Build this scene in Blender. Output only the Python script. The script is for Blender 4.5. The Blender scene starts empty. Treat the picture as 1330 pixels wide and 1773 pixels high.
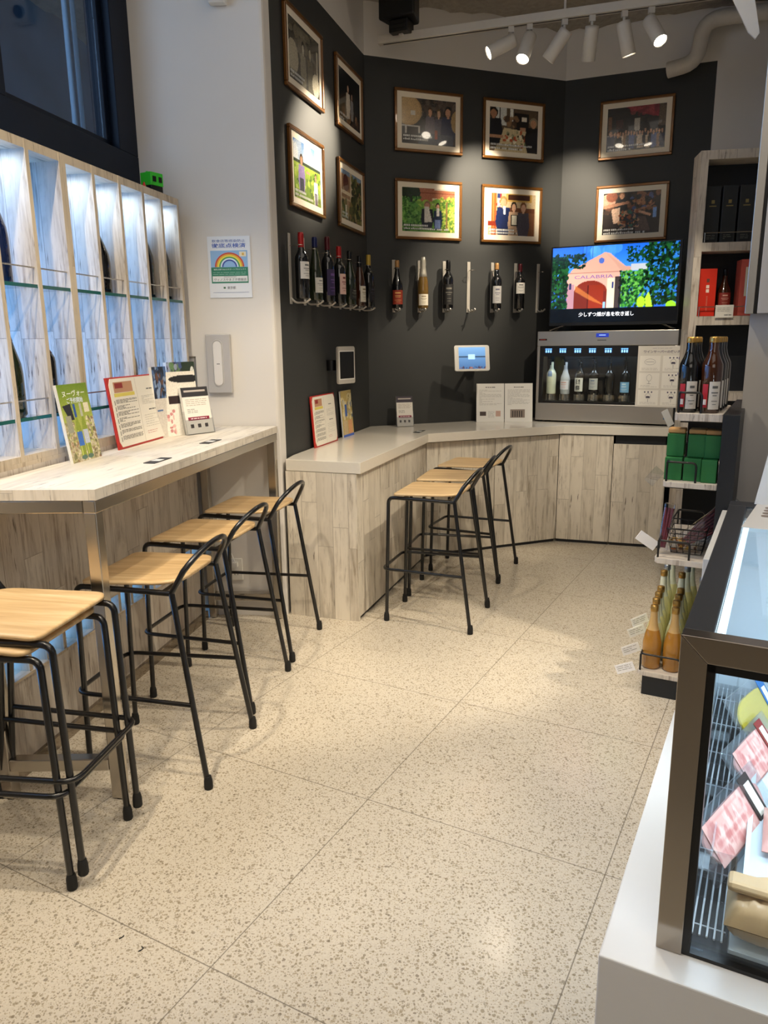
import bpy, math, random
import numpy as np
from mathutils import Vector, Matrix
R = math.radians
random.seed(7)
rng = np.random.default_rng(11)
SC = bpy.context.scene
COL = SC.collection

# ------------------------------------------------------------------ camera
H = 1.42
cd = bpy.data.cameras.new('camera'); cam = bpy.data.objects.new('camera', cd); COL.objects.link(cam)
pitch, roll = 0.2242, -0.0112
F = Vector((0, math.cos(pitch), -math.sin(pitch))); rt0 = Vector((1, 0, 0)); up0 = rt0.cross(F)
RT = rt0*math.cos(roll) + up0*math.sin(roll); UP = -rt0*math.sin(roll) + up0*math.cos(roll)
cam.matrix_world = Matrix(((RT.x, UP.x, -F.x, 0), (RT.y, UP.y, -F.y, 0), (RT.z, UP.z, -F.z, H), (0, 0, 0, 1)))
cd.sensor_fit = 'HORIZONTAL'; cd.sensor_width = 36; cd.lens = 36*1300/1330; cd.clip_start = .05
SC.camera = cam
# ------------------------------------------------------------------ world, exposure
w = bpy.data.worlds.new('world'); SC.world = w; w.use_nodes = True
w.node_tree.nodes['Background'].inputs[0].default_value = (.75, .82, 1, 1)
w.node_tree.nodes['Background'].inputs[1].default_value = .2
SC.view_settings.view_transform = 'Standard'; SC.view_settings.look = 'None'
SC.view_settings.gamma = 1; SC.view_settings.use_curve_mapping = False
SC.view_settings.exposure = 0.38
WARM = (1, .86, .66); NEUT = (1, .90, .78); COOL = (.50, .72, 1)

def area(name, loc, size, power, col, target=None, sy=None):
    l = bpy.data.lights.new(name, 'AREA'); l.energy = power; l.color = col; l.size = size
    if sy: l.shape = 'RECTANGLE'; l.size_y = sy
    o = bpy.data.objects.new(name, l); COL.objects.link(o); o.location = loc
    if target: o.rotation_euler = (Vector(target)-Vector(loc)).to_track_quat('-Z', 'Y').to_euler()
    return o
def spot(name, loc, target, power, angle=60, blend=.6, rad=.03, col=WARM):
    l = bpy.data.lights.new(name, 'SPOT'); l.energy = power; l.color = col; l.spot_size = R(angle); l.spot_blend = blend
    l.shadow_soft_size = rad
    o = bpy.data.objects.new(name, l); COL.objects.link(o); o.location = loc
    o.rotation_euler = (Vector(target)-Vector(loc)).to_track_quat('-Z', 'Y').to_euler()
    return o
area('room_light', (.7, 1.4, 3.45), 2.4, 22, NEUT, (.7, 1.4, 0), 4.0)  # added overhead fill, no fixture of its own
area('room_light_rear', (.3, -1.8, 3.0), 2.5, 22, NEUT, (.2, 2.5, .8))  # added fill from behind the camera, no fixture there
area('dusk_light', (-1.75, 3.3, 4.6), 1.2, 190, COOL, (-2.3, 3.6, 2.4))
area('dusk_window_light', (-1.9, 2.4, 3.0), 1.2, 16, (.6, .78, 1), (-.6, 3.6, 2.4))
spot('aisle_spot', (1.0, .9, 3.3), (-.65, 2.6, .7), 60, 50, .35, .02)
spot('table_spot', (-1.0, 1.7, 3.35), (-.62, 3.0, .2), 125, 70, .5, .03)
spot('aisle_spot', (.5, .2, 3.3), (-.75, 1.75, .5), 45, 46, .35, .02)
spot('table_spot', (-1.0, .9, 3.35), (-.45, 1.7, 0), 85, 62, .5, .03)
spot('aisle_spot', (1.7, 2.6, 3.3), (-.05, 3.65, .5), 165, 44, .35, .02)
spot('aisle_spot', (.3, 2.2, 3.4), (.35, 1.9, 0), 48, 56, .6)
spot('aisle_spot', (.9, 2.4, 3.4), (.55, 3.95, 0), 90, 46, .5, .02)
spot('aisle_spot', (.2, 2.9, 3.4), (1.25, 2.9, .7), 80, 42, .5, .02)
spot('aisle_spot', (1.5, 3.3, 3.35), (.75, 5.3, 1.0), 110, 40, .4, .02)
spot('aisle_spot', (1.0, 3.2, 3.35), (1.75, 5.1, 1.1), 120, 28, .5, .02)
spot('table_spot', (-.35, .9, 3.2), (-1.0, 2.55, 1.0), 85, 40, .5)
spot('aisle_spot', (-.6, 1.3, 3.2), (.42, 1.15, .5), 13, 30, .4, .02)

# ------------------------------------------------------------------ material helpers
def srgb(c):
    if isinstance(c, str):
        c = tuple(int(c[i:i+2], 16)/255 for i in (0, 2, 4))
    return tuple((v/12.92 if v <= .04045 else ((v+.055)/1.055)**2.4) for v in c)
def mat(name):
    m = bpy.data.materials.new(name); m.use_nodes = True
    nt = m.node_tree; b = nt.nodes['Principled BSDF']
    return m, nt, b
def plain(name, c, rough=.5, metal=0., noise=.06, scale=30, coat=0., spec=.5, bump=0.):
    """solid colour with a fine procedural variation"""
    m, nt, b = mat(name); c = srgb(c)
    b.inputs['Roughness'].default_value = rough; b.inputs['Metallic'].default_value = metal
    b.inputs['Coat Weight'].default_value = coat; b.inputs['Specular IOR Level'].default_value = spec
    tc = nt.nodes.new('ShaderNodeTexCoord'); n = nt.nodes.new('ShaderNodeTexNoise'); n.inputs['Scale'].default_value = scale
    n.inputs['Detail'].default_value = 4
    nt.links.new(tc.outputs['Object'], n.inputs['Vector'])
    mx = nt.nodes.new('ShaderNodeMix'); mx.data_type = 'RGBA'
    mx.inputs[6].default_value = tuple(v*(1-noise) for v in c)+(1,); mx.inputs[7].default_value = tuple(min(1, v*(1+noise)) for v in c)+(1,)
    nt.links.new(n.outputs['Fac'], mx.inputs[0]); nt.links.new(mx.outputs[2], b.inputs['Base Color'])
    if bump:
        bp = nt.nodes.new('ShaderNodeBump'); bp.inputs['Strength'].default_value = bump; bp.inputs['Distance'].default_value = .01
        nt.links.new(n.outputs['Fac'], bp.inputs['Height']); nt.links.new(bp.outputs['Normal'], b.inputs['Normal'])
    return m
def emis(name, c, s):
    m, nt, b = mat(name); c = srgb(c)
    b.inputs['Base Color'].default_value = c+(1,); b.inputs['Emission Color'].default_value = c+(1,); b.inputs['Emission Strength'].default_value = s
    return m
def ramp(nt, src, stops):
    r = nt.nodes.new('ShaderNodeValToRGB'); e = r.color_ramp.elements
    while len(e) < len(stops): e.new(.5)
    for k, (p, c) in enumerate(stops):
        e[k].position = p; e[k].color = (tuple(c)+(1,)) if len(c) == 3 else c
    nt.links.new(src, r.inputs[0]); return r.outputs[0]
def math_n(nt, op, a, b=None):
    n = nt.nodes.new('ShaderNodeMath'); n.operation = op
    for k, v in enumerate((a, b)):
        if v is None: continue
        if isinstance(v, (int, float)): n.inputs[k].default_value = v
        else: nt.links.new(v, n.inputs[k])
    return n.outputs[0]
def mixc(nt, f, a, b, mode='MIX'):
    n = nt.nodes.new('ShaderNodeMix'); n.data_type = 'RGBA'; n.blend_type = mode
    for k, v in ((0, f), (6, a), (7, b)):
        if isinstance(v, (int, float)): n.inputs[k].default_value = v
        elif isinstance(v, tuple): n.inputs[k].default_value = v if len(v) == 4 else v+(1,)
        else: nt.links.new(v, n.inputs[k])
    return n.outputs[2]
def planks(name, light, dark, pw=.09, pl=.75, rough=.45, streak=.55, seam=.0012):
    """white-washed laminate boards, long axis along UV v"""
    m, nt, b = mat(name)
    uv = nt.nodes.new('ShaderNodeUVMap'); sp = nt.nodes.new('ShaderNodeSeparateXYZ'); nt.links.new(uv.outputs[0], sp.inputs[0])
    cb = nt.nodes.new('ShaderNodeCombineXYZ'); nt.links.new(sp.outputs[1], cb.inputs[0]); nt.links.new(sp.outputs[0], cb.inputs[1])
    br = nt.nodes.new('ShaderNodeTexBrick'); nt.links.new(cb.outputs[0], br.inputs['Vector'])
    br.inputs['Scale'].default_value = 1; br.inputs['Brick Width'].default_value = pl; br.inputs['Row Height'].default_value = pw
    br.inputs['Mortar Size'].default_value = seam; br.inputs['Mortar Smooth'].default_value = .2; br.offset = .37; br.offset_frequency = 2; br.squash = .8; br.squash_frequency = 3
    br.inputs['Color1'].default_value = (0, 0, 0, 1); br.inputs['Color2'].default_value = (1, 1, 1, 1); br.inputs['Mortar'].default_value = (.5, .5, .5, 1)
    def noise(su, sv, det, z):
        mp = nt.nodes.new('ShaderNodeCombineXYZ')
        nt.links.new(math_n(nt, 'MULTIPLY', sp.outputs[0], su), mp.inputs[0]); nt.links.new(math_n(nt, 'MULTIPLY', sp.outputs[1], sv), mp.inputs[1])
        nt.links.new(math_n(nt, 'MULTIPLY', br.outputs['Color'], z), mp.inputs[2])
        n = nt.nodes.new('ShaderNodeTexNoise'); n.inputs['Scale'].default_value = 1; n.inputs['Detail'].default_value = det; n.inputs['Roughness'].default_value = .62
        n.inputs['Distortion'].default_value = .6
        nt.links.new(mp.outputs[0], n.inputs['Vector']); return n.outputs['Fac']
    L, D = srgb(light), srgb(dark)
    mid = tuple((a*.62+b_*.38) for a, b_ in zip(L, D)); W_ = tuple(min(1, a*1.12) for a in L)
    base = mixc(nt, br.outputs['Color'], L, mid)
    s0 = ramp(nt, noise(14, 3.0, 5, 53), [(.36, (0, 0, 0)), (.62, (1, 1, 1))])
    base = mixc(nt, math_n(nt, 'MULTIPLY', s0, .45), base, W_)
    s1 = ramp(nt, noise(60, 3.6, 6, 37), [(.44, (0, 0, 0)), (.62, (1, 1, 1))])
    s2 = ramp(nt, noise(10, 2.6, 5, 91), [(.42, (0, 0, 0)), (.60, (1, 1, 1))])
    f = math_n(nt, 'MULTIPLY', math_n(nt, 'MULTIPLY', s1, s2), streak)
    base = mixc(nt, f, base, D)
    s3 = ramp(nt, noise(110, 8, 5, 13), [(.57, (0, 0, 0)), (.66, (1, 1, 1))])
    s4 = ramp(nt, noise(7, 3.5, 4, 71), [(.50, (0, 0, 0)), (.62, (1, 1, 1))])
    f2 = math_n(nt, 'MULTIPLY', math_n(nt, 'MULTIPLY', s3, s4), min(1, streak*1.5))
    base = mixc(nt, f2, base, tuple(v*.6 for v in D))
    base = mixc(nt, math_n(nt, 'MULTIPLY', br.outputs['Fac'], .5), base, tuple(v*.5 for v in D))
    nt.links.new(base, b.inputs['Base Color']); b.inputs['Roughness'].default_value = rough
    bp = nt.nodes.new('ShaderNodeBump'); bp.inputs['Strength'].default_value = .15; bp.inputs['Distance'].default_value = .002
    nt.links.new(f, bp.inputs['Height']); nt.links.new(bp.outputs['Normal'], b.inputs['Normal'])
    return m
def oak():
    m, nt, b = mat('oak_plywood'); tc = nt.nodes.new('ShaderNodeTexCoord'); mp = nt.nodes.new('ShaderNodeMapping')
    mp.inputs['Scale'].default_value = (3, 30, 3); nt.links.new(tc.outputs['Object'], mp.inputs[0])
    n = nt.nodes.new('ShaderNodeTexNoise'); n.inputs['Scale'].default_value = 1.2; n.inputs['Detail'].default_value = 6; n.inputs['Distortion'].default_value = .5
    nt.links.new(mp.outputs[0], n.inputs['Vector'])
    nt.links.new(ramp(nt, n.outputs['Fac'], [(.3, srgb('b8976a')), (.5, srgb('cdae80')), (.7, srgb('dcc298'))]), b.inputs['Base Color'])
    b.inputs['Roughness'].default_value = .38; return m
def terrazzo():
    m, nt, b = mat('terrazzo'); g = nt.nodes.new('ShaderNodeNewGeometry'); mp = nt.nodes.new('ShaderNodeMapping'); mp.vector_type = 'POINT'
    # tile grid: origin and rotation of the slab joints
    th = R(28.6256); ox, oy = -.4164, 1.4719
    mp.inputs['Rotation'].default_value = (0, 0, th)
    mp.inputs['Location'].default_value = (-(ox*math.cos(th)-oy*math.sin(th)), -(ox*math.sin(th)+oy*math.cos(th)), 0)
    nt.links.new(g.outputs['Position'], mp.inputs[0])
    sp = nt.nodes.new('ShaderNodeSeparateXYZ'); nt.links.new(mp.outputs[0], sp.inputs[0])
    T = .7413; lines = None
    for k in (0, 1):
        fr = math_n(nt, 'FRACT', math_n(nt, 'ADD', math_n(nt, 'DIVIDE', sp.outputs[k], T), 50.5))
        d = math_n(nt, 'ABSOLUTE', math_n(nt, 'SUBTRACT', fr, .5))
        l = math_n(nt, 'LESS_THAN', d, .0021)
        lines = l if lines is None else math_n(nt, 'MAXIMUM', lines, l)
    def chips(scale, thr, keep):
        v = nt.nodes.new('ShaderNodeTexVoronoi'); v.inputs['Scale'].default_value = scale; v.inputs['Randomness'].default_value = 1
        nt.links.new(g.outputs['Position'], v.inputs['Vector'])
        nz = nt.nodes.new('ShaderNodeTexNoise'); nz.inputs['Scale'].default_value = scale*1.6; nt.links.new(g.outputs['Position'], nz.inputs['Vector'])
        dist = math_n(nt, 'ADD', v.outputs['Distance'], math_n(nt, 'MULTIPLY', math_n(nt, 'SUBTRACT', nz.outputs['Fac'], .5), .45))
        sc = nt.nodes.new('ShaderNodeSeparateColor'); nt.links.new(v.outputs['Color'], sc.inputs[0])
        on = math_n(nt, 'LESS_THAN', dist, math_n(nt, 'MULTIPLY', sc.outputs[1], thr))
        return math_n(nt, 'MULTIPLY', on, math_n(nt, 'LESS_THAN', sc.outputs[0], keep)), sc.outputs[2]
    n = nt.nodes.new('ShaderNodeTexNoise'); n.inputs['Scale'].default_value = 2.2; n.inputs['Detail'].default_value = 5; nt.links.new(g.outputs['Position'], n.inputs['Vector'])
    n2 = nt.nodes.new('ShaderNodeTexNoise'); n2.inputs['Scale'].default_value = 160; n2.inputs['Detail'].default_value = 3; nt.links.new(g.outputs['Position'], n2.inputs['Vector'])
    base = mixc(nt, n.outputs['Fac'], srgb('bfb5a3'), srgb('cbc2b2'))
    base = mixc(nt, ramp(nt, n2.outputs['Fac'], [(.35, (0, 0, 0)), (.7, (.45, .45, .45))]), base, srgb('ded5c4'))
    for s, t, k in ((260, .62, .6), (150, .58, .55), (95, .46, .5)):
        f, c = chips(s, t, k)
        cc = ramp(nt, c, [(0, srgb('857860')), (.4, srgb('a39378')), (.65, srgb('b4a68c')), (1, srgb('6d6150'))])
        base = mixc(nt, math_n(nt, 'MULTIPLY', f, .68), base, cc)
    base = mixc(nt, math_n(nt, 'MULTIPLY', lines, .75), base, srgb('6f675b'))
    nt.links.new(base, b.inputs['Base Color'])
    r = ramp(nt, n.outputs['Fac'], [(.3, (.13, .13, .13)), (.7, (.21, .21, .21))]); nt.links.new(r, b.inputs['Roughness'])
    b.inputs['Specular IOR Level'].default_value = .55
    return m
def glassm(name, tint=(1, 1, 1), refl=1.0, rough=.0, op=0.):
    """thin clear sheet: mostly see-through, reflects more at grazing angles"""
    m = bpy.data.materials.new(name); m.use_nodes = True; nt = m.node_tree; nt.nodes.clear()
    o = nt.nodes.new('ShaderNodeOutputMaterial'); t = nt.nodes.new('ShaderNodeBsdfTransparent'); t.inputs[0].default_value = tuple(tint)+(1,)
    g = nt.nodes.new('ShaderNodeBsdfGlossy'); g.inputs['Roughness'].default_value = rough
    lw = nt.nodes.new('ShaderNodeLayerWeight'); lw.inputs[0].default_value = .5; fr = math_n(nt, 'ADD', math_n(nt, 'POWER', lw.outputs['Facing'], 5), .035)
    mx = nt.nodes.new('ShaderNodeMixShader')
    nt.links.new(math_n(nt, 'ADD', math_n(nt, 'MULTIPLY', fr, refl), op), mx.inputs[0]); nt.links.new(t.outputs[0], mx.inputs[1]); nt.links.new(g.outputs[0], mx.inputs[2])
    nt.links.new(mx.outputs[0], o.inputs[0]); return m
def printm(name, em=0., rough=.6, coat=0.):
    """printed sheet / screen: colours come from the mesh's own colour attribute"""
    m, nt, b = mat(name); a = nt.nodes.new('ShaderNodeVertexColor'); a.layer_name = 'Col'
    nt.links.new(a.outputs[0], b.inputs['Base Color']); b.inputs['Roughness'].default_value = rough; b.inputs['Coat Weight'].default_value = coat
    if em:
        nt.links.new(a.outputs[0], b.inputs['Emission Color']); b.inputs['Emission Strength'].default_value = em
    return m
def steelm(name, c, rough, aniso=True):
    m, nt, b = mat(name); b.inputs['Metallic'].default_value = 1; b.inputs['Base Color'].default_value = srgb(c)+(1,)
    tc = nt.nodes.new('ShaderNodeTexCoord'); mp = nt.nodes.new('ShaderNodeMapping'); mp.inputs['Scale'].default_value = (8, 8, 8)
    n = nt.nodes.new('ShaderNodeTexNoise'); n.inputs['Scale'].default_value = 3; n.inputs['Detail'].default_value = 4
    nt.links.new(tc.outputs['Object'], mp.inputs[0]); nt.links.new(mp.outputs[0], n.inputs['Vector'])
    nt.links.new(ramp(nt, n.outputs['Fac'], [(.3, (rough*.95,)*3), (.7, (rough*1.05,)*3)]), b.inputs['Roughness']); return m

M = {}
M['wash'] = planks('whitewashed_boards', 'cdc4b7', '7c6a59', pw=.1, pl=.9, streak=.85)
M['wash_warm'] = planks('whitewashed_cabinet_boards', 'dbd2c2', '8d7f6b', pw=.085, pl=.62, streak=.75)
M['wash_top'] = planks('whitewashed_table_boards', 'd9d1c3', '8f8474', pw=.11, pl=1.0, streak=.55, seam=.0006)
M['edge'] = planks('board_edge', 'c3b59f', '85745e', pw=.5, pl=1.3, streak=.7, seam=.0002)
M['oak'] = oak(); M['terrazzo'] = terrazzo()
M['black_tube'] = plain('black_enamel', '0b0b0d', .28, 0, .1, coat=.3)
M['rubber'] = plain('black_rubber', '101010', .7)
M['steel'] = steelm('brushed_steel', 'c4beb5', .24)
M['steel_dark'] = steelm('mirror_steel', 'a89f94', .14)
M['steel_soft'] = steelm('satin_steel', 'b9b5ae', .36)
M['holder_steel'] = plain('pale_satin_metal', 'bcb6ac', .4, .25)
M['wallwhite'] = plain('white_paint', 'd6d1ca', .75, noise=.02, scale=6)
M['wallblack'] = plain('charcoal_paint', '2f302f', .62, noise=.08, scale=3)
M['ceil'] = plain('sprayed_concrete', '9b948a', .95, noise=.35, scale=26, bump=1.0)
M['navy'] = plain('navy_window_frame', '061224', .45, spec=.2)
M['greyout'] = plain('dusk_street_wall', '4a6c8c', .9, noise=.6, scale=2.5)
M['poleout'] = plain('pale_pole', 'a9c6dc', .6)  # pale colour imitating bright bars of light in the window
M['quartz'] = plain('white_quartz', 'd8d2c6', .16, noise=.03, scale=60)
M['marble'] = plain('white_marble', 'dbd9d4', .3, noise=.07, scale=7)
M['darkpanel'] = plain('dark_navy_laminate', '161a20', .45)
M['black'] = plain('black_plastic', '0a0a0b', .35)
M['greyplastic'] = plain('grey_plastic', 'b5b2ad', .5)
M['white'] = plain('white_plastic', 'dcdad4', .45, noise=.02)
M['pillar'] = plain('pale_grey_panel', 'aeaaa6', .5, noise=.03, scale=4)
M['frame_wood'] = plain('gilt_wood_frame', '6f4719', .30, .35, .25, 60, coat=.3)
M['mat_board'] = plain('cream_mat_board', 'eadfca', .8, noise=.02)
M['red_cover'] = plain('red_leather', 'b02a22', .45)
M['print'] = printm('printed_sheet', 0, .55); M['photo'] = printm('glazed_photo_print', 0, .25, .6)
M['screen'] = printm('lit_screen', .95, .12); M['screen_dim'] = printm('lit_tablet_screen', .9, .25)
M['glass'] = glassm('clear_glass', (.97, .99, .98), .8); M['glass_case'] = glassm('case_glass', (.93, .97, .99), 1.0)
M['glass_win'] = glassm('window_glass', (.75, .85, .95), 1.3, .02)
M['acrylic'] = glassm('clear_acrylic', (.93, .94, .95), 1.4, .03, .05)
M['wrap'] = glassm('plastic_wrap', (.92, .92, .93), 1.8, .12, .06)
M['glass_edge'] = plain('glass_edge_teal', '1c5a57', .15, noise=.1)
M['backlit'] = emis('backlit_frosted_panel', '62a6f2', 3.6)  # emission stands in for window daylight behind the cabinets
M['lamp'] = emis('lamp_lens', 'fff0d8', 25)
M['lamp_off'] = plain('lamp_lens_edge', 'cfc5b5', .4)
M['ledwhite'] = emis('case_led_strip', 'dff2ff', 2.2)
M['lampwhite'] = plain('lamp_housing_white', 'c4beb4', .5)
M['bottle_dark'] = plain('dark_bottle_glass', '0b0c0e', .08, noise=.2, coat=.6)
M['bottle_green'] = plain('green_bottle_glass', '1c2512', .08, noise=.2, coat=.6)
M['bottle_amber'] = plain('amber_bottle_glass', '3a1c0c', .08, noise=.2, coat=.6)
M['bottle_blue'] = plain('blue_bottle_glass', '0c1f4a', .08, noise=.2, coat=.6)
M['bottle_rose'] = plain('golden_bottle_glass', '6d5326', .10, noise=.2, coat=.6)
M['bottle_pale'] = plain('pale_green_bottle_glass', 'e0e4cc', .12, noise=.2, coat=.5)
M['bottle_clear'] = plain('frosted_clear_bottle_glass', 'b7bcc2', .14, noise=.1, coat=.5)
M['juice'] = plain('brown_apple_juice', 'a9752a', .2, noise=.25, scale=18, coat=.6)
M['juice_pale'] = plain('cloudy_pale_juice', 'e4e0a4', .2, noise=.12, scale=18, coat=.6)
M['neck_juice'] = plain('foamy_juice_neck', 'c9a468', .2, noise=.1, coat=.6)
M['gold'] = plain('gold_cap', 'b9924e', .3, .8); M['silver'] = plain('silver_cap', 'a8adb0', .3, .8)
for nm, c in dict(foil_red='a81c1c', foil_navy='141d4e', foil_wine='4d0f18', foil_black='0f0f11', foil_gold='b99a3e', foil_cork='b98a55', foil_silver='b7b2a4').items():
    M[nm] = plain(nm, c, .3, .3)
M['green_box'] = plain('green_card_box', '1d6b32', .6, noise=.08, scale=20); M['kraft'] = plain('kraft_paper', 'b98d55', .75, noise=.12, scale=40)
M['red_box'] = plain('vermilion_card_box', 'cf2a12', .45); M['pink_box'] = plain('salmon_card_box', 'c9584a', .5); M['dark_box'] = plain('charcoal_gift_box', '2a2d2f', .4, noise=.15, scale=12)
M['green_toy'] = plain('bright_green_plastic', '35c22c', .4); M['red_toy'] = plain('red_plastic', 'c8201c', .4)
M['bag_tan'] = plain('tan_paper_bag', 'c8a273', .45, noise=.1, scale=12, coat=.3)
M['meat'] = plain('sliced_ham', 'd59c90', .3, noise=.3, scale=22, coat=.5); M['yellow'] = plain('yellow_pouch', 'd8c33a', .4, noise=.1)
M['purple_pack'] = plain('dried_meat_sticks', '7a2c34', .4, noise=.35, scale=40, coat=.3)
M['wire_white'] = plain('white_coated_wire', 'd8dde2', .4); M['wire_black'] = plain('black_wire', '0c0c0d', .35)
M['case_white'] = plain('white_case_liner', 'cfd9df', .4, noise=.02)
M['duct'] = plain('white_wrapped_duct', 'c9c2b6', .8, noise=.12, scale=20, bump=.4)

# ------------------------------------------------------------------ mesh helpers
def text_geo(s, bold=False):
    c = bpy.data.curves.new('t', 'FONT'); c.body = s; c.align_x = 'CENTER'; c.align_y = 'CENTER'; c.resolution_u = 2
    if bold: c.offset = .012
    o = bpy.data.objects.new('t', c); COL.objects.link(o)
    bpy.context.view_layer.update()
    m = bpy.data.meshes.new_from_object(o.evaluated_get(bpy.context.evaluated_depsgraph_get()))
    vs = [tuple(v.co) for v in m.vertices]; fs = [tuple(p.vertices) for p in m.polygons]
    bpy.data.objects.remove(o); bpy.data.curves.remove(c); bpy.data.meshes.remove(m)
    return vs, fs
class MB:
    def __init__(s, mi=0): s.v = []; s.f = []; s.mi = []; s.sm = []; s.col = []; s.c = (1, 1, 1); s.m = mi
    def add(s, vs, fs, smooth=False, T=None, cols=None, m=None):
        k = len(s.v)
        if T is not None: vs = [tuple(T @ Vector(p)) for p in vs]
        s.v += [tuple(p) for p in vs]; s.f += [tuple(i+k for i in f) for f in fs]
        s.mi += [s.m if m is None else m]*len(fs); s.sm += [smooth]*len(fs)
        s.col += (cols if cols is not None else [s.c]*len(vs))
    def box(s, x0, x1, y0, y1, z0, z1, T=None, m=None):
        s.add([(x0, y0, z0), (x1, y0, z0), (x1, y1, z0), (x0, y1, z0), (x0, y0, z1), (x1, y0, z1), (x1, y1, z1), (x0, y1, z1)],
              [(0, 3, 2, 1), (4, 5, 6, 7), (0, 1, 5, 4), (1, 2, 6, 5), (2, 3, 7, 6), (3, 0, 4, 7)], T=T, m=m); return s
    def prism(s, pts, z0, z1, T=None, m=None, smooth=False):
        n = len(pts); a = sum(pts[i][0]*pts[(i+1) % n][1]-pts[(i+1) % n][0]*pts[i][1] for i in range(n))
        if a < 0: pts = pts[::-1]
        s.add([(x, y, z0) for x, y in pts]+[(x, y, z1) for x, y in pts],
              [tuple(range(n))[::-1], tuple(range(n, 2*n))]+[(i, (i+1) % n, n+(i+1) % n, n+i) for i in range(n)], T=T, m=m); return s
    def prismy(s, pts, y0, y1, T=None, m=None):
        """outline in x,z pushed through y"""
        n = len(pts); a = sum(pts[i][0]*pts[(i+1) % n][1]-pts[(i+1) % n][0]*pts[i][1] for i in range(n))
        if a < 0: pts = pts[::-1]
        s.add([(x, y0, z) for x, z in pts]+[(x, y1, z) for x, z in pts],
              [tuple(range(n)), tuple(range(n, 2*n))[::-1]]+[((i+1) % n, i, n+i, n+(i+1) % n) for i in range(n)], T=T, m=m); return s
    def lathe(s, prof, n=20, c=(0, 0), T=None, m=None, smooth=True):
        vs = []; fs = []
        for r, z in prof:
            for k in range(n):
                a = 2*math.pi*k/n; vs.append((c[0]+max(r, 1e-5)*math.cos(a), c[1]+max(r, 1e-5)*math.sin(a), z))
        for i in range(len(prof)-1):
            for k in range(n): fs.append((i*n+k, i*n+(k+1) % n, (i+1)*n+(k+1) % n, (i+1)*n+k))
        s.add(vs, fs, smooth, T, m=m)
        if prof[0][0] > .0005: s.add([v for v in vs[:n]], [tuple(range(n))[::-1]], False, T, m=m)
        if prof[-1][0] > .0005: s.add([v for v in vs[-n:]], [tuple(range(n))], False, T, m=m)
        return s
    def tube(s, path, r, n=10, closed=False, T=None, m=None, bend=0):
        P = [Vector(p) for p in path]
        if bend: P = rounded(P, bend, closed)
        N = len(P); vs = []; fs = []; up = None
        for i in range(N):
            a = P[(i-1) % N] if (closed or i > 0) else P[i]; b = P[(i+1) % N] if (closed or i < N-1) else P[i]
            t = (b-a).normalized()
            if up is None:
                up = Vector((0, 0, 1)) if abs(t.z) < .9 else Vector((1, 0, 0))
            up = (up-t*up.dot(t)); up = up.normalized() if up.length > 1e-6 else t.orthogonal().normalized()
            sd = t.cross(up)
            rr = r[i] if isinstance(r, (list, tuple)) else r
            for k in range(n):
                an = 2*math.pi*k/n; vs.append(tuple(P[i]+up*rr*math.cos(an)+sd*rr*math.sin(an)))
        for i in range(N if closed else N-1):
            j = (i+1) % N
            for k in range(n): fs.append((i*n+k, j*n+k, j*n+(k+1) % n, i*n+(k+1) % n))
        s.add(vs, fs, True, T, m=m)
        if not closed:
            s.add(vs[:n], [tuple(range(n))], False, T, m=m); s.add(vs[-n:], [tuple(range(n))[::-1]], False, T, m=m)
        return s
    def text(s, st, cx, cz, h, y, width=None, col=None, T=None, m=None, bold=False):
        vs, fs = text_geo(st, bold)
        if not vs: return s
        xs = [v[0] for v in vs]; ys = [v[1] for v in vs]; k = h/max(1e-6, (max(ys)-min(ys)))
        mx, my = (max(xs)+min(xs))/2, (max(ys)+min(ys))/2; kx = k if width is None else width/max(1e-6, max(xs)-min(xs))
        if col: c0 = s.c; s.c = srgb(col)
        s.add([(cx+(v[0]-mx)*kx, y, cz+(v[1]-my)*k) for v in vs], fs, T=T, m=m)
        if col: s.c = c0
        return s
    def rect(s, x0, x1, z0, z1, y, col, T=None):
        c0 = s.c; s.c = srgb(col); s.add([(x0, y, z0), (x1, y, z0), (x1, y, z1), (x0, y, z1)], [(0, 1, 2, 3)], T=T); s.c = c0; return s
    def pic(s, im, x0, x1, z0, z1, y, T=None):
        h, w_ = im.shape[:2]; X = np.linspace(x0, x1, w_); Z = np.linspace(z1, z0, h)
        vs = [(float(x), y, float(z)) for z in Z for x in X]
        lin = np.where(im <= .04045, im/12.92, ((im+.055)/1.055)**2.4).reshape(-1, 3)
        fs = [((i+1)*w_+j, (i+1)*w_+j+1, i*w_+j+1, i*w_+j) for i in range(h-1) for j in range(w_-1)]
        s.add(vs, fs, T=T, cols=[tuple(c) for c in lin.tolist()]); return s
    def build(s, name, mats, parent=None, loc=None, rotz=0, bevel=0, label=None):
        me = bpy.data.meshes.new(name); me.from_pydata(s.v, [], s.f)
        if not isinstance(mats, (list, tuple)): mats = [mats]
        for m in mats: me.materials.append(M[m] if isinstance(m, str) else m)
        me.polygons.foreach_set('material_index', s.mi); me.polygons.foreach_set('use_smooth', s.sm)
        uv = me.uv_layers.new(name='UVMap').data
        co = s.v
        for p in me.polygons:
            n = p.normal; ax, ay, az = abs(n.x), abs(n.y), abs(n.z)
            for li in p.loop_indices:
                v = co[me.loops[li].vertex_index]
                uv[li].uv = (v[1], v[0]) if (az >= ax and az >= ay) else ((v[1]+.31, v[2]) if ax > ay else (v[0], v[2]))
        if any(c != (1, 1, 1) for c in s.col):
            ca = me.color_attributes.new('Col', 'FLOAT_COLOR', 'POINT')
            ca.data.foreach_set('color', np.array([list(c)+[1] for c in s.col], dtype=np.float32).ravel())
        o = bpy.data.objects.new(name, me); COL.objects.link(o)
        if parent is not None: o.parent = parent
        if loc is not None: o.location = loc
        o.rotation_euler[2] = rotz
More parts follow.
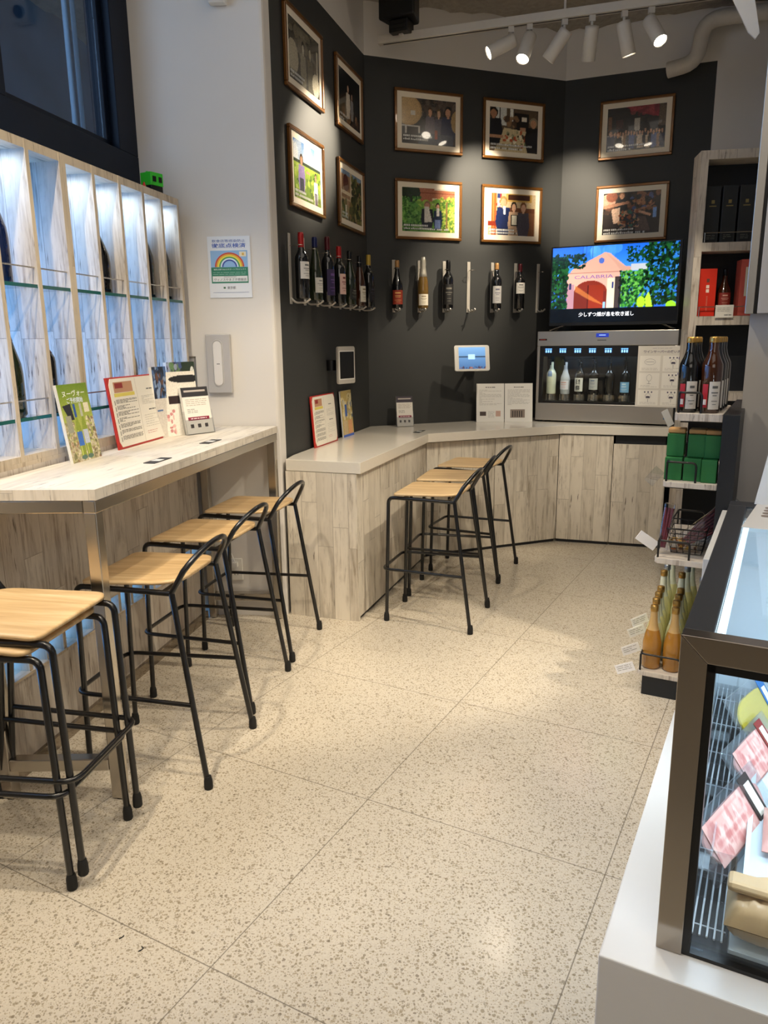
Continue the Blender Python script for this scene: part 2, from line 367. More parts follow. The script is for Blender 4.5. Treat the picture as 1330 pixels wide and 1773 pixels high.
        if bevel:
            b = o.modifiers.new('bevel', 'BEVEL'); b.width = bevel; b.segments = 2; b.limit_method = 'ANGLE'; b.angle_limit = R(50)
        if label: o['label'] = label
        return o
def rounded(P, r, closed=False, k=5):
    out = []; N = len(P)
    for i in range(N):
        if not closed and i in (0, N-1): out.append(P[i]); continue
        a, b, c = P[i-1], P[i], P[(i+1) % N]; u = a-b; v = c-b
        q = min(r, u.length*.48, v.length*.48); s0 = b+u.normalized()*q; s1 = b+v.normalized()*q
        for j in range(k+1):
            t = j/k; out.append(s0*(1-t)**2+b*2*t*(1-t)+s1*t*t)
    return out
def thing(name, label, cat, loc=(0, 0, 0), rotz=0, group=None, tilt=None):
    o = bpy.data.objects.new(name, None); o.empty_display_size = .1; COL.objects.link(o)
    o.location = loc; o.rotation_euler = (tilt or 0, 0, rotz); o['label'] = label; o['category'] = cat
    if group: o['group'] = group
    return o
def tag(o, label, cat, group=None):
    o['label'] = label; o['category'] = cat
    if group: o['group'] = group
    return o
def struct(o): o['kind'] = 'structure'; return o
def dup(root, loc, rotz, label, group=None):
    def cp(o, par):
        c = o.copy(); COL.objects.link(c)
        if par is not None: c.parent = par
        for ch in list(o.children): cp(ch, c)
        return c
    r = cp(root, None); r.location = loc; r.rotation_euler[2] = rotz; r['label'] = label
    if group: r['group'] = group
    return r
class Wall:
    """a wall line: P start (left as seen from the room), direction angle a; local x along, y into the wall"""
    def __init__(s, P, Q): s.P = Vector((P[0], P[1], 0)); d = Vector((Q[0]-P[0], Q[1]-P[1], 0)); s.L = d.length; s.a = math.atan2(d.y, d.x); s.d = d.normalized(); s.n = Vector((-s.d.y, s.d.x, 0))
    def at(s, x, z=0, out=0): v = s.P+s.d*x-s.n*out; return (v.x, v.y, z)

# ------------------------------------------------------------------ setting
Kp = (-.095, 5.284); KB = (1.313, 5.819); KC = (2.223, 5.456); A0 = (-.53, 3.80)
WA = Wall(A0, Kp); WB = Wall(Kp, KB); WC = Wall(KB, KC)
WC2 = Wall(KC, (KC[0]+1.3*math.cos(WC.a), KC[1]+1.3*math.sin(WC.a)))
WW = Wall((-1.16, 3.827), (-.52, 3.776))
S0 = Vector((-1.222, 2.325, 0)); uu = Vector((math.sin(R(11)), math.cos(R(11)), 0)); nn = Vector((-uu.y, uu.x, 0))
def SP(s, off=0): v = S0+uu*s+nn*off; return (v.x, v.y)
PAINT = 3.188; CEIL = 3.50
struct(MB().box(-3.2, 3.6, -3.2, 6.6, -.1, 0).build('floor', 'terrazzo'))
# ceiling: rough sprayed concrete, really bumpy
mb = MB(); nx, ny = 90, 110; vs = []; fs = []
hz_ = rng.normal(0, 1, (ny, nx)); hz_ = (hz_+np.roll(hz_, 1, 0)+np.roll(hz_, 1, 1)+np.roll(hz_, (1, 1), (0, 1)))/4
for j in range(ny):
    for i in range(nx): vs.append((-3.2+6.8*i/(nx-1), -3.2+9.8*j/(ny-1), CEIL+.03*float(hz_[j, i])))
for j in range(ny-1):
    for i in range(nx-1): fs.append((j*nx+i, (j+1)*nx+i, (j+1)*nx+i+1, j*nx+i+1))
mb.add(vs, fs, True); mb.box(-3.2, 3.6, -3.2, 6.6, CEIL+.12, CEIL+.2); struct(mb.build('ceiling', 'ceil'))
def wallseg(name, W, zs, mats, x0=0, x1=None, th=.12):
    m = MB(); x1 = W.L if x1 is None else x1
    for k in range(len(zs)-1): m.box(x0, x1, 0, th, zs[k], zs[k+1], m=k)
    return struct(m.build(name, mats, None, (W.P.x, W.P.y, 0), W.a))
wallseg('wall_back_left', WA, (0, PAINT, 3.75), ['wallblack', 'wallwhite'])
wallseg('wall_back', WB, (0, PAINT, 3.75), ['wallblack', 'wallwhite'], 0, WB.L+.03)
wallseg('wall_back_right', WC, (0, PAINT, 3.75), ['wallblack', 'wallwhite'], -.0)
wallseg('wall_far_right', WC2, (0, 3.75), ['wallwhite'])
# white end wall (pier) beside the bar table, rounded arris
m = MB(); m.prism([(-.08, 0), (.625, 0), (.637, .004), (.642, .016), (.65, .14), (-.08, .14)], 0, 3.75)
struct(m.build('wall_pier', 'wallwhite', None, (WW.P.x, WW.P.y, 0), WW.a))
struct(MB().box(3.3, 3.42, -3.2, 6.0, 0, 3.75).build('wall_right', 'wallwhite'))
struct(MB().box(-3.2, 3.6, -3.3, -3.2, 0, 3.75).build('wall_front', 'wallwhite'))
WL_Y = .225
WLo = SP(-5.6, WL_Y); WLw = Wall(WLo, SP(1.50, WL_Y))
struct(MB().box(0, 7.1, 0, .12, 0, 2.12).build('wall_left', 'wallwhite', None, (WLo[0], WLo[1], 0), WLw.a))
# window above the display shelves
m = MB(); fx0, fx1 = 5.6-.20, 5.6+1.49
m.box(0, 7.1, -.02, .10, 2.12, 2.275); m.box(0, 7.1, -.02, .10, 3.45, 3.75)
m.box(5.6+1.325, 7.09, -.02, .10, 2.275, 3.45); m.box(5.6+.44, 5.6+.56, -.02, .10, 2.275, 3.45)
m.box(5.6+1.29, 5.6+1.325, .02, .06, 2.275, 3.45); m.box(5.6+.56, 5.6+.60, .02, .06, 2.275, 3.45); m.box(5.6+.56, 5.6+1.325, .02, .06, 2.275, 2.31)
for xx in (1.2, 3.2): m.box(xx, xx+.12, -.02, .10, 2.275, 3.45)
wf = struct(m.build('window_1', 'navy', None, (WLo[0], WLo[1], 0), WLw.a, bevel=.003))
m = MB(); m.box(.1, 5.6+.44, .035, .041, 2.275, 3.45); m.box(5.6+.6, 5.6+1.29, .035, .041, 2.31, 3.45); m.build('window_pane', 'glass_win', wf)
ow = SP(-4, 1.5); struct(MB().box(-2, 9, 0, .1, 0, 6).build('wall_outside', 'greyout', None, (ow[0], ow[1], 0), R(79)))
for k, (s_, r_) in enumerate(((1.33, .013), (1.40, .012))):  # rods added in place of the bright light bars in the glass
    p = SP(s_+.33, .62); tag(MB().lathe([(r_, 0), (r_, 4.2)], 12, (0, 0)).build('street_pole', 'poleout', None, (p[0], p[1], 0)),
        ('left' if k == 0 else 'right')+' one of two slim pale poles standing outside the window', 'pole')
p = SP(.93, .62); tag(MB().lathe([(.02, 0), (.02, 4.2)], 12).build('street_pole', 'poleout', None, (p[0], p[1], 0)), 'pale pole outside the window next to its dark mullion', 'pole')  # third rod, also standing in for a strip of light

# ------------------------------------------------------------------ left display cabinets (backlit, glass shelves)
def cabinet(xs, name, label, open_end):
    x0, x1 = xs[0], xs[-1]
    p = SP(x0, 0); t = thing(name, label, 'display shelf', (p[0], p[1], 0), R(79), 'backlit display cabinets along the window wall')
    Lx = x1-x0; e = .009
    m = MB(); m.box(0, Lx, 0, .2, 2.045, 2.075); m.build('top_board', 'edge', t)
    m = MB(); m.box(0, Lx, 0, .2, 1.025, 1.06); m.build('bottom_board', 'edge', t)
    m = MB()
    m.box(0, .018, .02, .213, .045, 1.025); m.box(Lx-.018, Lx, .02, .213, .045, 1.025); m.build('side_panel', 'wash', t)
    m = MB(); m.box(0, Lx, 0, .02, .42, 1.025)
    m.box(0, Lx, 0, .02, .045, .325); m.build('front_panel', 'wash', t)
    m = MB(); m.box(0, Lx, -.006, .2, .325, .335); m.box(0, Lx, 0, .2, .413, .42)
    k = 0
    while k*.0975 < Lx: m.box(k*.0975, k*.0975+.018, 0, .2, .335, .413); k += 1
    m.build('low_vent_grid', 'edge', t)
    m = MB(); m.box(0, Lx, -.015, .0, 0, .045); m.build('plinth', 'steel_dark', t)
    m = MB(); m.box(.019, Lx-.019, .2, .21, .05, 2.045); m.box(.003, Lx-.003, .075, .08, .3355, .4125); m.build('backlit_panel', 'backlit', t)  # glowing sheets for light from behind; the small one added to brighten the vents
    for i, x in enumerate(xs):
        a, b = (0, .018) if i == 0 else ((Lx-.018, Lx) if i == len(xs)-1 else (x-x0-e, x-x0+e))
        m = MB(); m.box(a, b, .001, .2 if 0 < i < len(xs)-1 else .213, 1.06, 2.045, m=0); m.box(a-.0005, b+.0005, -.001, .001, 1.025, 2.075, m=1)
        m.build('divider', ['wash', 'edge'], t)
    for i in range(len(xs)-1):
        a, b = xs[i]-x0+.012, xs[i+1]-x0-.012
        for z in (1.607, 1.172):
            m = MB(); m.box(a, b, .006, .2, z, z+.008, m=0); m.box(a, b, .003, .006, z-.001, z+.011, m=1); m.build('glass_shelf', ['acrylic', 'glass_edge'], t)
            m = MB(); m.tube([(a-.004, .012, z+.066), (b+.004, .012, z+.066)], .0028, 8); m.build('rail', 'steel', t)
    return t
near = [-1.41, -1.215, -1.02, -.825, -.63, -.435, -.24, -.045, .145, .34, .535]
far = [.536, .73, .92, 1.108, 1.29, 1.447]; far = [.536, .73, .92, 1.108, 1.275, 1.447]
cabinet(near, 'display_cabinet', 'longer backlit display cabinet behind the stacked stools and the near table end', True)
cabinet(far, 'display_cabinet', 'backlit whitewashed display cabinet at the far end of the window, against the white pier', False)
for s_ in (.05, .24, .63, .82, 1.01, 1.19, 1.36):
    p = SP(s_, .12); area('bay_downlight', (p[0], p[1], 2.038), .03, .55, (.72, .87, 1), (p[0]+.001, p[1], 0), .10)

# ------------------------------------------------------------------ bottles
def lat(a, b, n): return [(a[0]+(b[0]-a[0])*k/n, a[1]+(b[1]-a[1])*k/n) for k in range(n+1)]
def profile(kind, h, r, rn):
    if kind == 'bordeaux': q = [(r*.9, 0), (r, .004), (r, h*.60), (r*.95, h*.645), (r*.72, h*.70), (rn*1.15, h*.745), (rn, h*.79), (rn, h*.985), (rn*.9, h)]
    elif kind == 'burgundy': q = [(r*.9, 0), (r, .004), (r, h*.44), (r*.97, h*.50), (r*.82, h*.58), (r*.58, h*.67), (rn*1.15, h*.76), (rn, h*.82), (rn, h*.985), (rn*.9, h)]
    elif kind == 'flute': q = [(r*.9, 0), (r, .004), (r, h*.36), (r*.95, h*.46), (r*.72, h*.62), (rn*1.2, h*.76), (rn, h*.84), (rn, h*.985), (rn*.9, h)]
    elif kind == 'champagne': q = [(r*.85, 0), (r, .008), (r, h*.42), (r*.94, h*.52), (r*.70, h*.64), (rn*1.3, h*.78), (rn*1.15, h*.86), (rn*1.35, h*.87), (rn*1.2, h*.96), (rn*1.1, h)]
    elif kind == 'sake': q = [(r*.92, 0), (r, .005), (r, h*.60), (r*.96, h*.65), (r*.66, h*.74), (rn*1.15, h*.80), (rn, h*.85), (rn, h*.985), (rn*.9, h)]
    elif kind == 'juice': q = [(r*.85, 0), (r, .006), (r*1.02, h*.30), (r, h*.42), (r*.80, h*.56), (r*.52, h*.68), (rn*1.1, h*.80), (rn, h*.90), (rn, h*.985), (rn*.9, h)]
    return q
def rad_at(prof, z):
    for (r0, z0), (r1, z1) in zip(prof, prof[1:]):
        if z0 <= z <= z1: return r0+(r1-r0)*(z-z0)/max(1e-6, z1-z0)
    return prof[-1][0]
def bottle(loc, label, kind='bordeaux', h=.31, r=.037, rn=.0145, glass='bottle_dark', foil='foil_black', fz=.80, lab=None, rot=0, group=None, name='wine_bottle', capn='capsule', parts=True, liquid=None):
    """lab = (colour, z0, z1 fractions, ink, half-angle)"""
    t = thing(name, label, 'bottle', loc, rot, group); pr = profile(kind, h, r, rn)
    m = MB(); m.lathe(pr, 24); m.build('glass_body', glass, t)
    if foil:
        q = [(rad_at(pr, z)+.0009, z) for z in [h*(fz+(1-fz)*k/6) for k in range(7)]]
        q = [(q[0][0]-.001, q[0][1])]+q+[(q[-1][0]*.9, h+.0015), (.0001, h+.0017)]
        MB().lathe(q, 20).build(capn, foil, t)
    if lab:
        c, z0, z1, ink, ha = lab; m = MB(); n = 14; rows = 8; vs = []; cols = []; fs = []
        z0 *= h; z1 *= h
        for j in range(rows+1):
            for i in range(n+1):
                a = -math.pi/2+ha*(2*i/n-1); z = z0+(z1-z0)*j/rows; rr = rad_at(pr, z)+.0010
                vs.append((rr*math.cos(a), rr*math.sin(a), z)); cols.append(srgb(c))
        for j in range(rows):
            for i in range(n): fs.append((j*(n+1)+i, j*(n+1)+i+1, (j+1)*(n+1)+i+1, (j+1)*(n+1)+i))
        m.add(vs, fs, True, cols=cols)
        ic = srgb(ink); rnd = random.Random(hash(label) % 999)
        rnd = random.Random(len(label)*7+ord(label[3]))
        for fz0, hh, ww in ((.80, .09, .55), (.60, .04, .7), (.50, .03, .5), (.30, .025, .6), (.18, .02, .45)):
            z = z0+(z1-z0)*fz0; dz = (z1-z0)*hh/2; w2 = ha*ww*rnd.uniform(.6, 1); vs = []; fs = []
            for i in range(7):
                a = -math.pi/2+w2*(2*i/6-1)
                for zz in (z-dz, z+dz): rr = rad_at(pr, zz)+.0014; vs.append((rr*math.cos(a), rr*math.sin(a), zz))
            for i in range(6): fs.append((2*i, 2*i+2, 2*i+3, 2*i+1))
            m.add(vs, fs, True, cols=[ic]*len(vs))
        m.build('label', 'print', t)
    return t
# bottles standing in the display cabinets
def inbay(s, z): p = SP(s, .085); return (p[0], p[1], z)
g_ = 'bottles in the backlit display cabinets'
bottle(inbay(.235, 1.6155), 'blue sparkling wine bottle on the upper glass shelf at the left edge of the photo', 'champagne', .34, .05, .016, 'bottle_blue', 'foil_navy', .86, None, 0, g_)
bottle(inbay(.845, 1.6155), 'dark bottle peeking from behind a divider on the upper glass shelf, nearest the double divider', 'champagne', .30, .052, .014, 'bottle_dark', 'foil_black', .8, None, 0, g_)
bottle(inbay(1.215, 1.6155), 'dark slim bottle in the second bay from the pier on the upper glass shelf', 'champagne', .36, .054, .015, 'bottle_dark', 'foil_wine', .8, None, 0, g_)
bottle(inbay(1.382, 1.6155), 'dark bottle in the last bay beside the pier on the upper glass shelf', 'champagne', .35, .052, .015, 'bottle_dark', 'foil_black', .8, None, 0, g_)
bottle(inbay(.235, 1.181), 'green sparkling wine bottle with dark foil on the lower glass shelf above the table end', 'champagne', .34, .047, .016, 'bottle_green', 'foil_wine', .74, None, 0, g_)
bottle(inbay(.44, 1.181), 'dark red-foiled bottle behind the green booklet on the lower glass shelf', 'bordeaux', .30, .037, .015, 'bottle_dark', 'foil_wine', .7, None, 0, g_)
bottle(inbay(.80, 1.181), 'dark bottle on the lower glass shelf just left of the red menu', 'bordeaux', .30, .042, .015, 'bottle_dark', 'foil_black', .7, None, 0, g_)
bottle(inbay(1.0, 1.181), 'dark bottle on the lower glass shelf behind the red menu', 'champagne', .33, .05, .015, 'bottle_dark', 'foil_black', .7, None, 0, g_)
# green plastic toy and red cone on top of the far cabinet
p = SP(1.30, .05); t = thing('toy_block_house', 'bright green plastic block with a dark base on top of the display cabinet', 'toy', (p[0], p[1], 2.0755), R(60))
MB().box(-.035, .035, -.03, .03, 0, .03).build('base', 'black', t, bevel=.003)
m = MB(); m.box(-.037, .037, -.032, .032, .03, .085)
for k in (-1, 1): m.box(-.006+k*.024, .006+k*.024, -.006, .006, .085, .09)
m.build('body', 'green_toy', t, bevel=.004)
m = MB(); m.box(-.026, -.006, -.0335, -.0320, .045, .068); m.box(.010, .028, -.0335, -.0320, .045, .068); m.build('window', 'black', t)
p = SP(1.215, .045); tag(MB().lathe([(.012, 0), (.011, .004), (.003, .032), (.001, .034)], 14).build('toy_cone', 'red_toy', None, (p[0], p[1], 2.0755)), 'tiny red plastic cone beside the green toy block', 'toy')

# ------------------------------------------------------------------ bar table on the left
TP1 = Vector((-.835, 2.13, 0)); ta = R(79.33); TL = 1.655
t = thing('bar_table', 'tall whitewashed bar table on a stainless steel frame along the window', 'table', TP1, ta)
top = [(0, 0), (TL, 0), (TL-.035, .395), (-.062, .405)]
MB().prism(top, .978, 1.01).build('tabletop', 'wash_top', t)
m = MB(); q = .04; z0, z1 = .938, .977
m.prism([(.0, .004), (TL, .004), (TL, .004+q), (.0, .004+q)], z0, z1)
m.prism([(-.058, .36), (TL-.04, .36), (TL-.04, .395), (-.058, .395)], z0, z1)
m.prism([(.0, .045), (.04, .045), (-.02, .36), (-.058, .36)], z0, z1); m.prism([(TL-.04, .045), (TL, .045), (TL-.035, .36), (TL-.075, .36)], z0, z1)
m.build('top_rail', 'steel', t, bevel=.003)
legs = [(.002, .006), (-.058, .355), (TL-.042, .006), (TL-.078, .355)]
for k, (x, y) in enumerate(legs):
    l = MB().box(x, x+.04, y, y+.04, .004, .94).build('leg', 'steel', t, bevel=.003)
    MB().lathe([(.017, 0), (.017, .004)], 16, (x+.02, y+.02)).build('foot_pad', 'rubber', l)
for a, b in ((0, 1), (2, 3)):
    (xa, ya), (xb, yb) = legs[a], legs[b]
    MB().prism([(xa, ya+.041), (xa+.04, ya+.041), (xb+.04, yb-.001), (xb, yb-.001)], .10, .14).build('lower_rail', 'steel', t, bevel=.003)

# ------------------------------------------------------------------ L-shaped counter
ZC = .835
ct = [(-.500, 3.800), (-.115, 3.66), (.289, 4.808), (1.252, 5.195), (1.925, 4.977), (2.16, 5.47)]
ctb = [WC.at(0, 0, .006)[:2], WB.at(0.004, 0, .006)[:2], WA.at(0.16, 0, .008)[:2]]
c = tag(MB().prism(ct+[tuple(q) for q in ctb], .778, ZC).build('worktop', 'quartz', None, bevel=.002), 'white quartz worktop bending along the charcoal walls', 'worktop')
def vec2(a, b): d = Vector((b[0]-a[0], b[1]-a[1], 0)); return d.length, math.atan2(d.y, d.x)
def cabrun(P, Q, doors, label, end=None, zt=.776, depth=.42, slot=None, n0=0):
    L, a = vec2(P, Q); t = thing('base_cabinet', label, 'cabinet', (P[0], P[1], 0), a, 'whitewashed cabinets under the white worktop')
    m = MB(); m.prism([(.012, .025), (L-.012, .025), (L-.11-n0, depth), (.11+n0, depth)], .0, zt-.001); m.build('body', 'darkpanel', t)
    x = 0.
    for wd in doors:
        zz = slot if slot is not None and wd > .1 else zt-.006
        MB().box(x*L+.002, (x+wd)*L-.002, 0, .02, .022, zz).build('door', 'wash_warm', t, bevel=.0012); x += wd
    MB().box(.01, L-.01, .012, .024, 0, .02).build('plinth', 'darkpanel', t)
    return t
P0, P1, P2 = (-.135, 3.672), (.280, 4.85), (1.228, 5.215)
q2 = Vector((2.36, 4.80)); dv = (Vector(P2)-q2)
P3 = (1.575, 5.102); P4 = (1.905, 4.995)
cabrun(P0, P1, [.52, .48], 'whitewashed cabinet run behind the three counter stools')
cabrun(P1, P2, [.50, .50], 'middle whitewashed cabinet run below the white reading cards')
cabrun(P2, P3, [1.0], 'narrow whitewashed cabinet below the left half of the wine dispenser', n0=-.10)
cabrun(P3, P4, [1.0], 'right-hand whitewashed cabinet with a dark open slot under the worktop', slot=.715, n0=-.10)
L, a = vec2((-.503, 3.797), P0)
m = MB().box(0, L, 0, .02, 0, .776); tag(m.build('end_panel', 'wash_warm', None, (-.503, 3.797, 0), a), 'whitewashed end panel of the counter beside the bar table leg', 'panel')

# ------------------------------------------------------------------ stools
def make_stool():
    t = thing('bar_stool', '', 'stool', (0, 0, 0), 0, 'wood and black tube bar stools')
    r = .0095
    for s in (-1, 1):
        m = MB(); m.tube([(.228, .152*s, .02), (.212, .152*s, .655), (.15, .154*s, .655), (-.128, .165*s, .652)], r, 10, bend=.05)
        l = m.build('leg', 'black_tube', t)
        MB().lathe([(.0125, 0), (.0145, .004), (.0140, .03), (.011, .045)], 14, (.2285, .152*s)).build('rubber_foot', 'rubber', l)
        m = MB(); m.tube([(-.225, .20*s, .02), (-.132, .168*s, .655)], r, 10)
        l = m.build('leg', 'black_tube', t)
        MB().lathe([(.0125, 0), (.0145, .004), (.0140, .03), (.011, .045)], 14, (-.227, .2*s)).build('rubber_foot', 'rubber', l)
    hp = []
    for k in range(0, 25):
        u = -1+2*k/24; a = math.acos(max(-1, min(1, u)))  # 180..0
        yy = .168*math.cos(a); f = math.sin(a)**.75
        hp.append((-.132-.085*f**1.2, -yy if False else yy, .655+.135*f))
    MB().tube(hp, r, 10).build('backrest_hoop', 'black_tube', t)
    m = MB(); m.tube([(-.182, .188, .285), (.243, .168, .285), (.243, -.168, .285), (-.182, -.188, .285)], .0078, 10, bend=.045); m.build('footrest', 'black_tube', t)
    m = MB(); m.tube([(.13, .154, .657), (.13, -.154, .657)], .007, 8); m.tube([(-.10, .163, .655), (-.10, -.163, .655)], .007, 8); m.build('seat_support', 'black_tube', t)
    # shaped plywood seat
    N = 17; vs = []; top_ = []; fs = []
    def outline():
        pts = [Vector((.185, -.176, 0)), Vector((.185, .176, 0)), Vector((-.150, .158, 0)), Vector((-.150, -.158, 0))]
        out = []
        for i, rr in enumerate((.038, .038, .085, .085)):
            a, b, c_ = pts[i-1], pts[i], pts[(i+1) % 4]; u = (a-b).normalized(); v = (c_-b).normalized()
            for j in range(9):
                tt = j/8; out.append((b+u*rr)*(1-tt)**2+b*2*tt*(1-tt)+(b+v*rr)*tt*tt)
        return out
    o_ = outline(); rings = [1.0, .96, .75, .5, .25]; zc = lambda x, y: .668+.012*(x/.17)**2*(1 if x < 0 else -.35)+.006*(y/.17)**2
    th = .012; n = len(o_)
    vs = []
    for f in rings:
        for p in o_: x, y = .02+(p.x-.02)*f, p.y*f; vs.append((x, y, zc(x, y)+th-(.002 if f == 1 else 0)))
    vs.append((.02, 0, zc(.02, 0)+th)); ctr = len(vs)-1
    b0 = len(vs)
    for p in o_: x, y = .02+(p.x-.02), p.y; vs.append((x, y, zc(x, y)))
    for p in o_: x, y = .02+(p.x-.02)*.5, p.y*.5; vs.append((x, y, zc(x, y)))
    vs.append((.02, 0, zc(.02, 0))); bc = len(vs)-1
    for k in range(4):
        for i in range(n): fs.append((k*n+i, k*n+(i+1) % n, (k+1)*n+(i+1) % n, (k+1)*n+i))
    for i in range(n): fs.append((4*n+i, 4*n+(i+1) % n, ctr))
    for i in range(n): fs.append((b0+i, b0+n+i, b0+n+(i+1) % n, b0+(i+1) % n)); fs.append((b0+n+i, bc, b0+n+(i+1) % n)); fs.append((i, b0+i, b0+(i+1) % n, (i+1) % n))
    m = MB(); m.add(vs, fs, True); m.build('seat', 'oak', t)
    return t
st0 = make_stool()
stools = [((.2745, 3.753), 160, 'nearest of the three stools at the white quartz counter'),
          ((.400, 4.150), 163, 'middle one of the three stools at the white quartz counter'),
          ((.562, 4.588), 155, 'farthest of the three stools at the white quartz counter'),
          ((-.766, 2.434), 168.6, 'bar stool behind the near steel leg of the bar table, next to the stacked pair'),
          ((-.70, 2.945), 166.6, 'middle one of the three stools tucked under the bar table'),
          ((-.60, 3.431), 166.8, 'bar stool at the far end of the bar table, next to the power outlet')]
for i, ((x, y), a, lb) in enumerate(stools):
    if i == 0: st0.location = (x, y, 0); st0.rotation_euler[2] = R(a); st0['label'] = lb
    else: dup(st0, (x, y, 0), R(a), lb)
dup(st0, (-1.045, 1.925, 0), R(-9.5), 'lower stool of the stacked pair at the near end of the bar table')
dup(st0, (-1.016, 1.936, .036), R(-9.5), 'upper stool of the stacked pair, its wooden seat uppermost in the left foreground')

# ------------------------------------------------------------------ raster pictures
class Pic:
    def __init__(s, w_, h_, c): s.w, s.h = w_, h_; s.a = np.ones((h_, w_, 3))*np.array(s.c(c)); s.Y, s.X = np.mgrid[0:h_, 0:w_]; s.X = (s.X+.5)/w_; s.Y = (s.Y+.5)/h_
    def c(s, c): return tuple(int(c[i:i+2], 16)/255 for i in (0, 2, 4)) if isinstance(c, str) else c
    def put(s, mk, c, al=1.): s.a[mk] = s.a[mk]*(1-al)+np.array(s.c(c))*al; return s
    def rect(s, x0, y0, x1, y1, c, al=1.): return s.put((s.X >= x0) & (s.X <= x1) & (s.Y >= y0) & (s.Y <= y1), c, al)
    def ell(s, cx, cy, rx, ry, c, al=1.): return s.put(((s.X-cx)/rx)**2+((s.Y-cy)/ry)**2 <= 1, c, al)
    def poly(s, pts, c, al=1.):
        ins = np.zeros(s.X.shape, bool); n = len(pts)
        for i in range(n):
            (xa, ya), (xb, yb) = pts[i], pts[(i+1) % n]
            if ya == yb: continue
            ins ^= ((s.Y < max(ya, yb)) & (s.Y >= min(ya, yb)) & (s.X < (xb-xa)*(s.Y-ya)/(yb-ya)+xa))
        return s.put(ins, c, al)
    def grad(s, y0, y1, c0, c1):
        m = (s.Y >= y0) & (s.Y <= y1); f = ((s.Y-y0)/(y1-y0))[..., None]; s.a[m] = (np.array(s.c(c0))*(1-f)+np.array(s.c(c1))*f)[m]; return s
    def blobs(s, x0, y0, x1, y1, cols, n, r, seed=1, al=.9):
        g = np.random.default_rng(seed)
        for _ in range(n):
            s.ell(g.uniform(x0, x1), g.uniform(y0, y1), r*g.uniform(.4, 1.2), r*g.uniform(.4, 1.2)*s.w/s.h, cols[g.integers(len(cols))], al)
        return s
    def noise(s, amt, seed=2): s.a = np.clip(s.a*(1+np.random.default_rng(seed).normal(0, amt, s.a.shape[:2]+(1,))), 0, 1); return s
    def person(s, cx, top, hh, cloth, hair='2a1c14', skin='c89a78', wd=.11, legs=None):
        s.poly([(cx-wd*.5, top+hh*.28), (cx+wd*.5, top+hh*.28), (cx+wd*.62, top+hh*.66), (cx+wd*.42, top+hh), (cx-wd*.42, top+hh), (cx-wd*.62, top+hh*.66)], cloth)
        if legs: s.rect(cx-wd*.38, top+hh*.62, cx+wd*.38, top+hh, legs)
        s.ell(cx, top+hh*.13, wd*.30, hh*.145, hair); s.ell(cx, top+hh*.16, wd*.22, hh*.11, skin); s.rect(cx-wd*.09, top+hh*.24, cx+wd*.09, top+hh*.30, skin); return s
    def caption(s, n=(24, 18), y=.84, c='f4f4f0', seed=3):
        g = np.random.default_rng(seed)
        for r_ in range(2):
            yy = y+r_*.075; s.rect(.02, yy-.005, .02+n[r_]*.033, yy+.055, '101010', .35)
            for k in range(n[r_]):
                if g.random() < .9: s.rect(.03+k*.033, yy+g.uniform(0, .01), .03+k*.033+.022, yy+.045, c, .85)
        return s
PW, PH = 96, 72
def ph_winery_bw():
    p = Pic(PW, PH, '4a463c'); p.blobs(0, 0, 1, .5, ['5d584b', '39362e', '777060'], 60, .08, 4); p.ell(.12, .62, .17, .28, 'a8a08a'); p.rect(.3, .05, .7, .2, '8b8470', .6)
    p.person(.45, .25, .75, '8e8875', '2f2c25', 'b5ad98', .16); p.person(.68, .22, .8, '6b6656', '2f2c25', 'b5ad98', .16); p.ell(.86, .8, .12, .2, 'c4bca6'); p.rect(.9, .2, .95, .9, 'c9c1ab'); return p.caption((14, 12), .84).noise(.06)
def ph_night_stage():
    p = Pic(PW, PH, '0d0f12'); p.blobs(0, .7, 1, 1, ['6b4a34', '8c6a4e', '3c2c22'], 40, .06, 5); p.person(.42, .2, .68, 'd9d0c0', '1a1411', 'caa58a', .16); p.person(.60, .32, .55, '8e8a88', '1a1411', 'b99680', .12); p.rect(.68, .38, .9, .72, '34343a', .6); return p.caption((12, 6), .86).noise(.05)
def ph_field():
    p = Pic(PW, PH, '7f9c3c'); p.grad(0, .36, '6f9bd6', 'dfe8f0'); p.blobs(0, .05, 1, .28, ['e8eef4', 'f6f8fa', 'b9cbe4'], 26, .09, 6); p.rect(0, .33, 1, .39, '3b4a3a'); p.grad(.39, 1, 'a9c24a', '5f7d2c')
    p.blobs(0, .45, 1, 1, ['8fb03c', '6d8c30', 'b9cf58', '52702a'], 90, .04, 7); p.person(.28, .22, .66, '9a86b8', '4a3a2a', 'c79a7a', .2, '3d3f4c'); p.person(.80, .42, .58, 'e8e6e2', '1f1612', 'c79a7a', .13, '2f3b58'); p.rect(.45, .46, .58, .5, 'c79a7a'); return p.caption((12, 20), .84).noise(.05)
def ph_chateau():
    p = Pic(PW, PH, '9c7a5a'); p.rect(0, 0, 1, .1, '8aa0b8'); p.rect(.42, 0, .52, .6, 'd8c4a4'); p.ell(.22, .25, .13, .17, '5e2a22'); p.rect(.09, .25, .35, .36, '5e2a22'); p.rect(0, .42, .55, .48, 'e2cfae'); p.rect(0, .55, .5, .6, 'c6ad88')
    p.blobs(.5, .1, 1, 1, ['2f3d1c', '4e5c2a', '7c7a44', '1f2814', '9a8a5a'], 110, .06, 8); p.blobs(0, .6, .6, 1, ['5c5a36', '8a7a50', '39401e'], 60, .05, 9); p.rect(.18, .7, .24, .95, 'e5dcc8'); return p.caption((8, 8), .84).noise(.08)
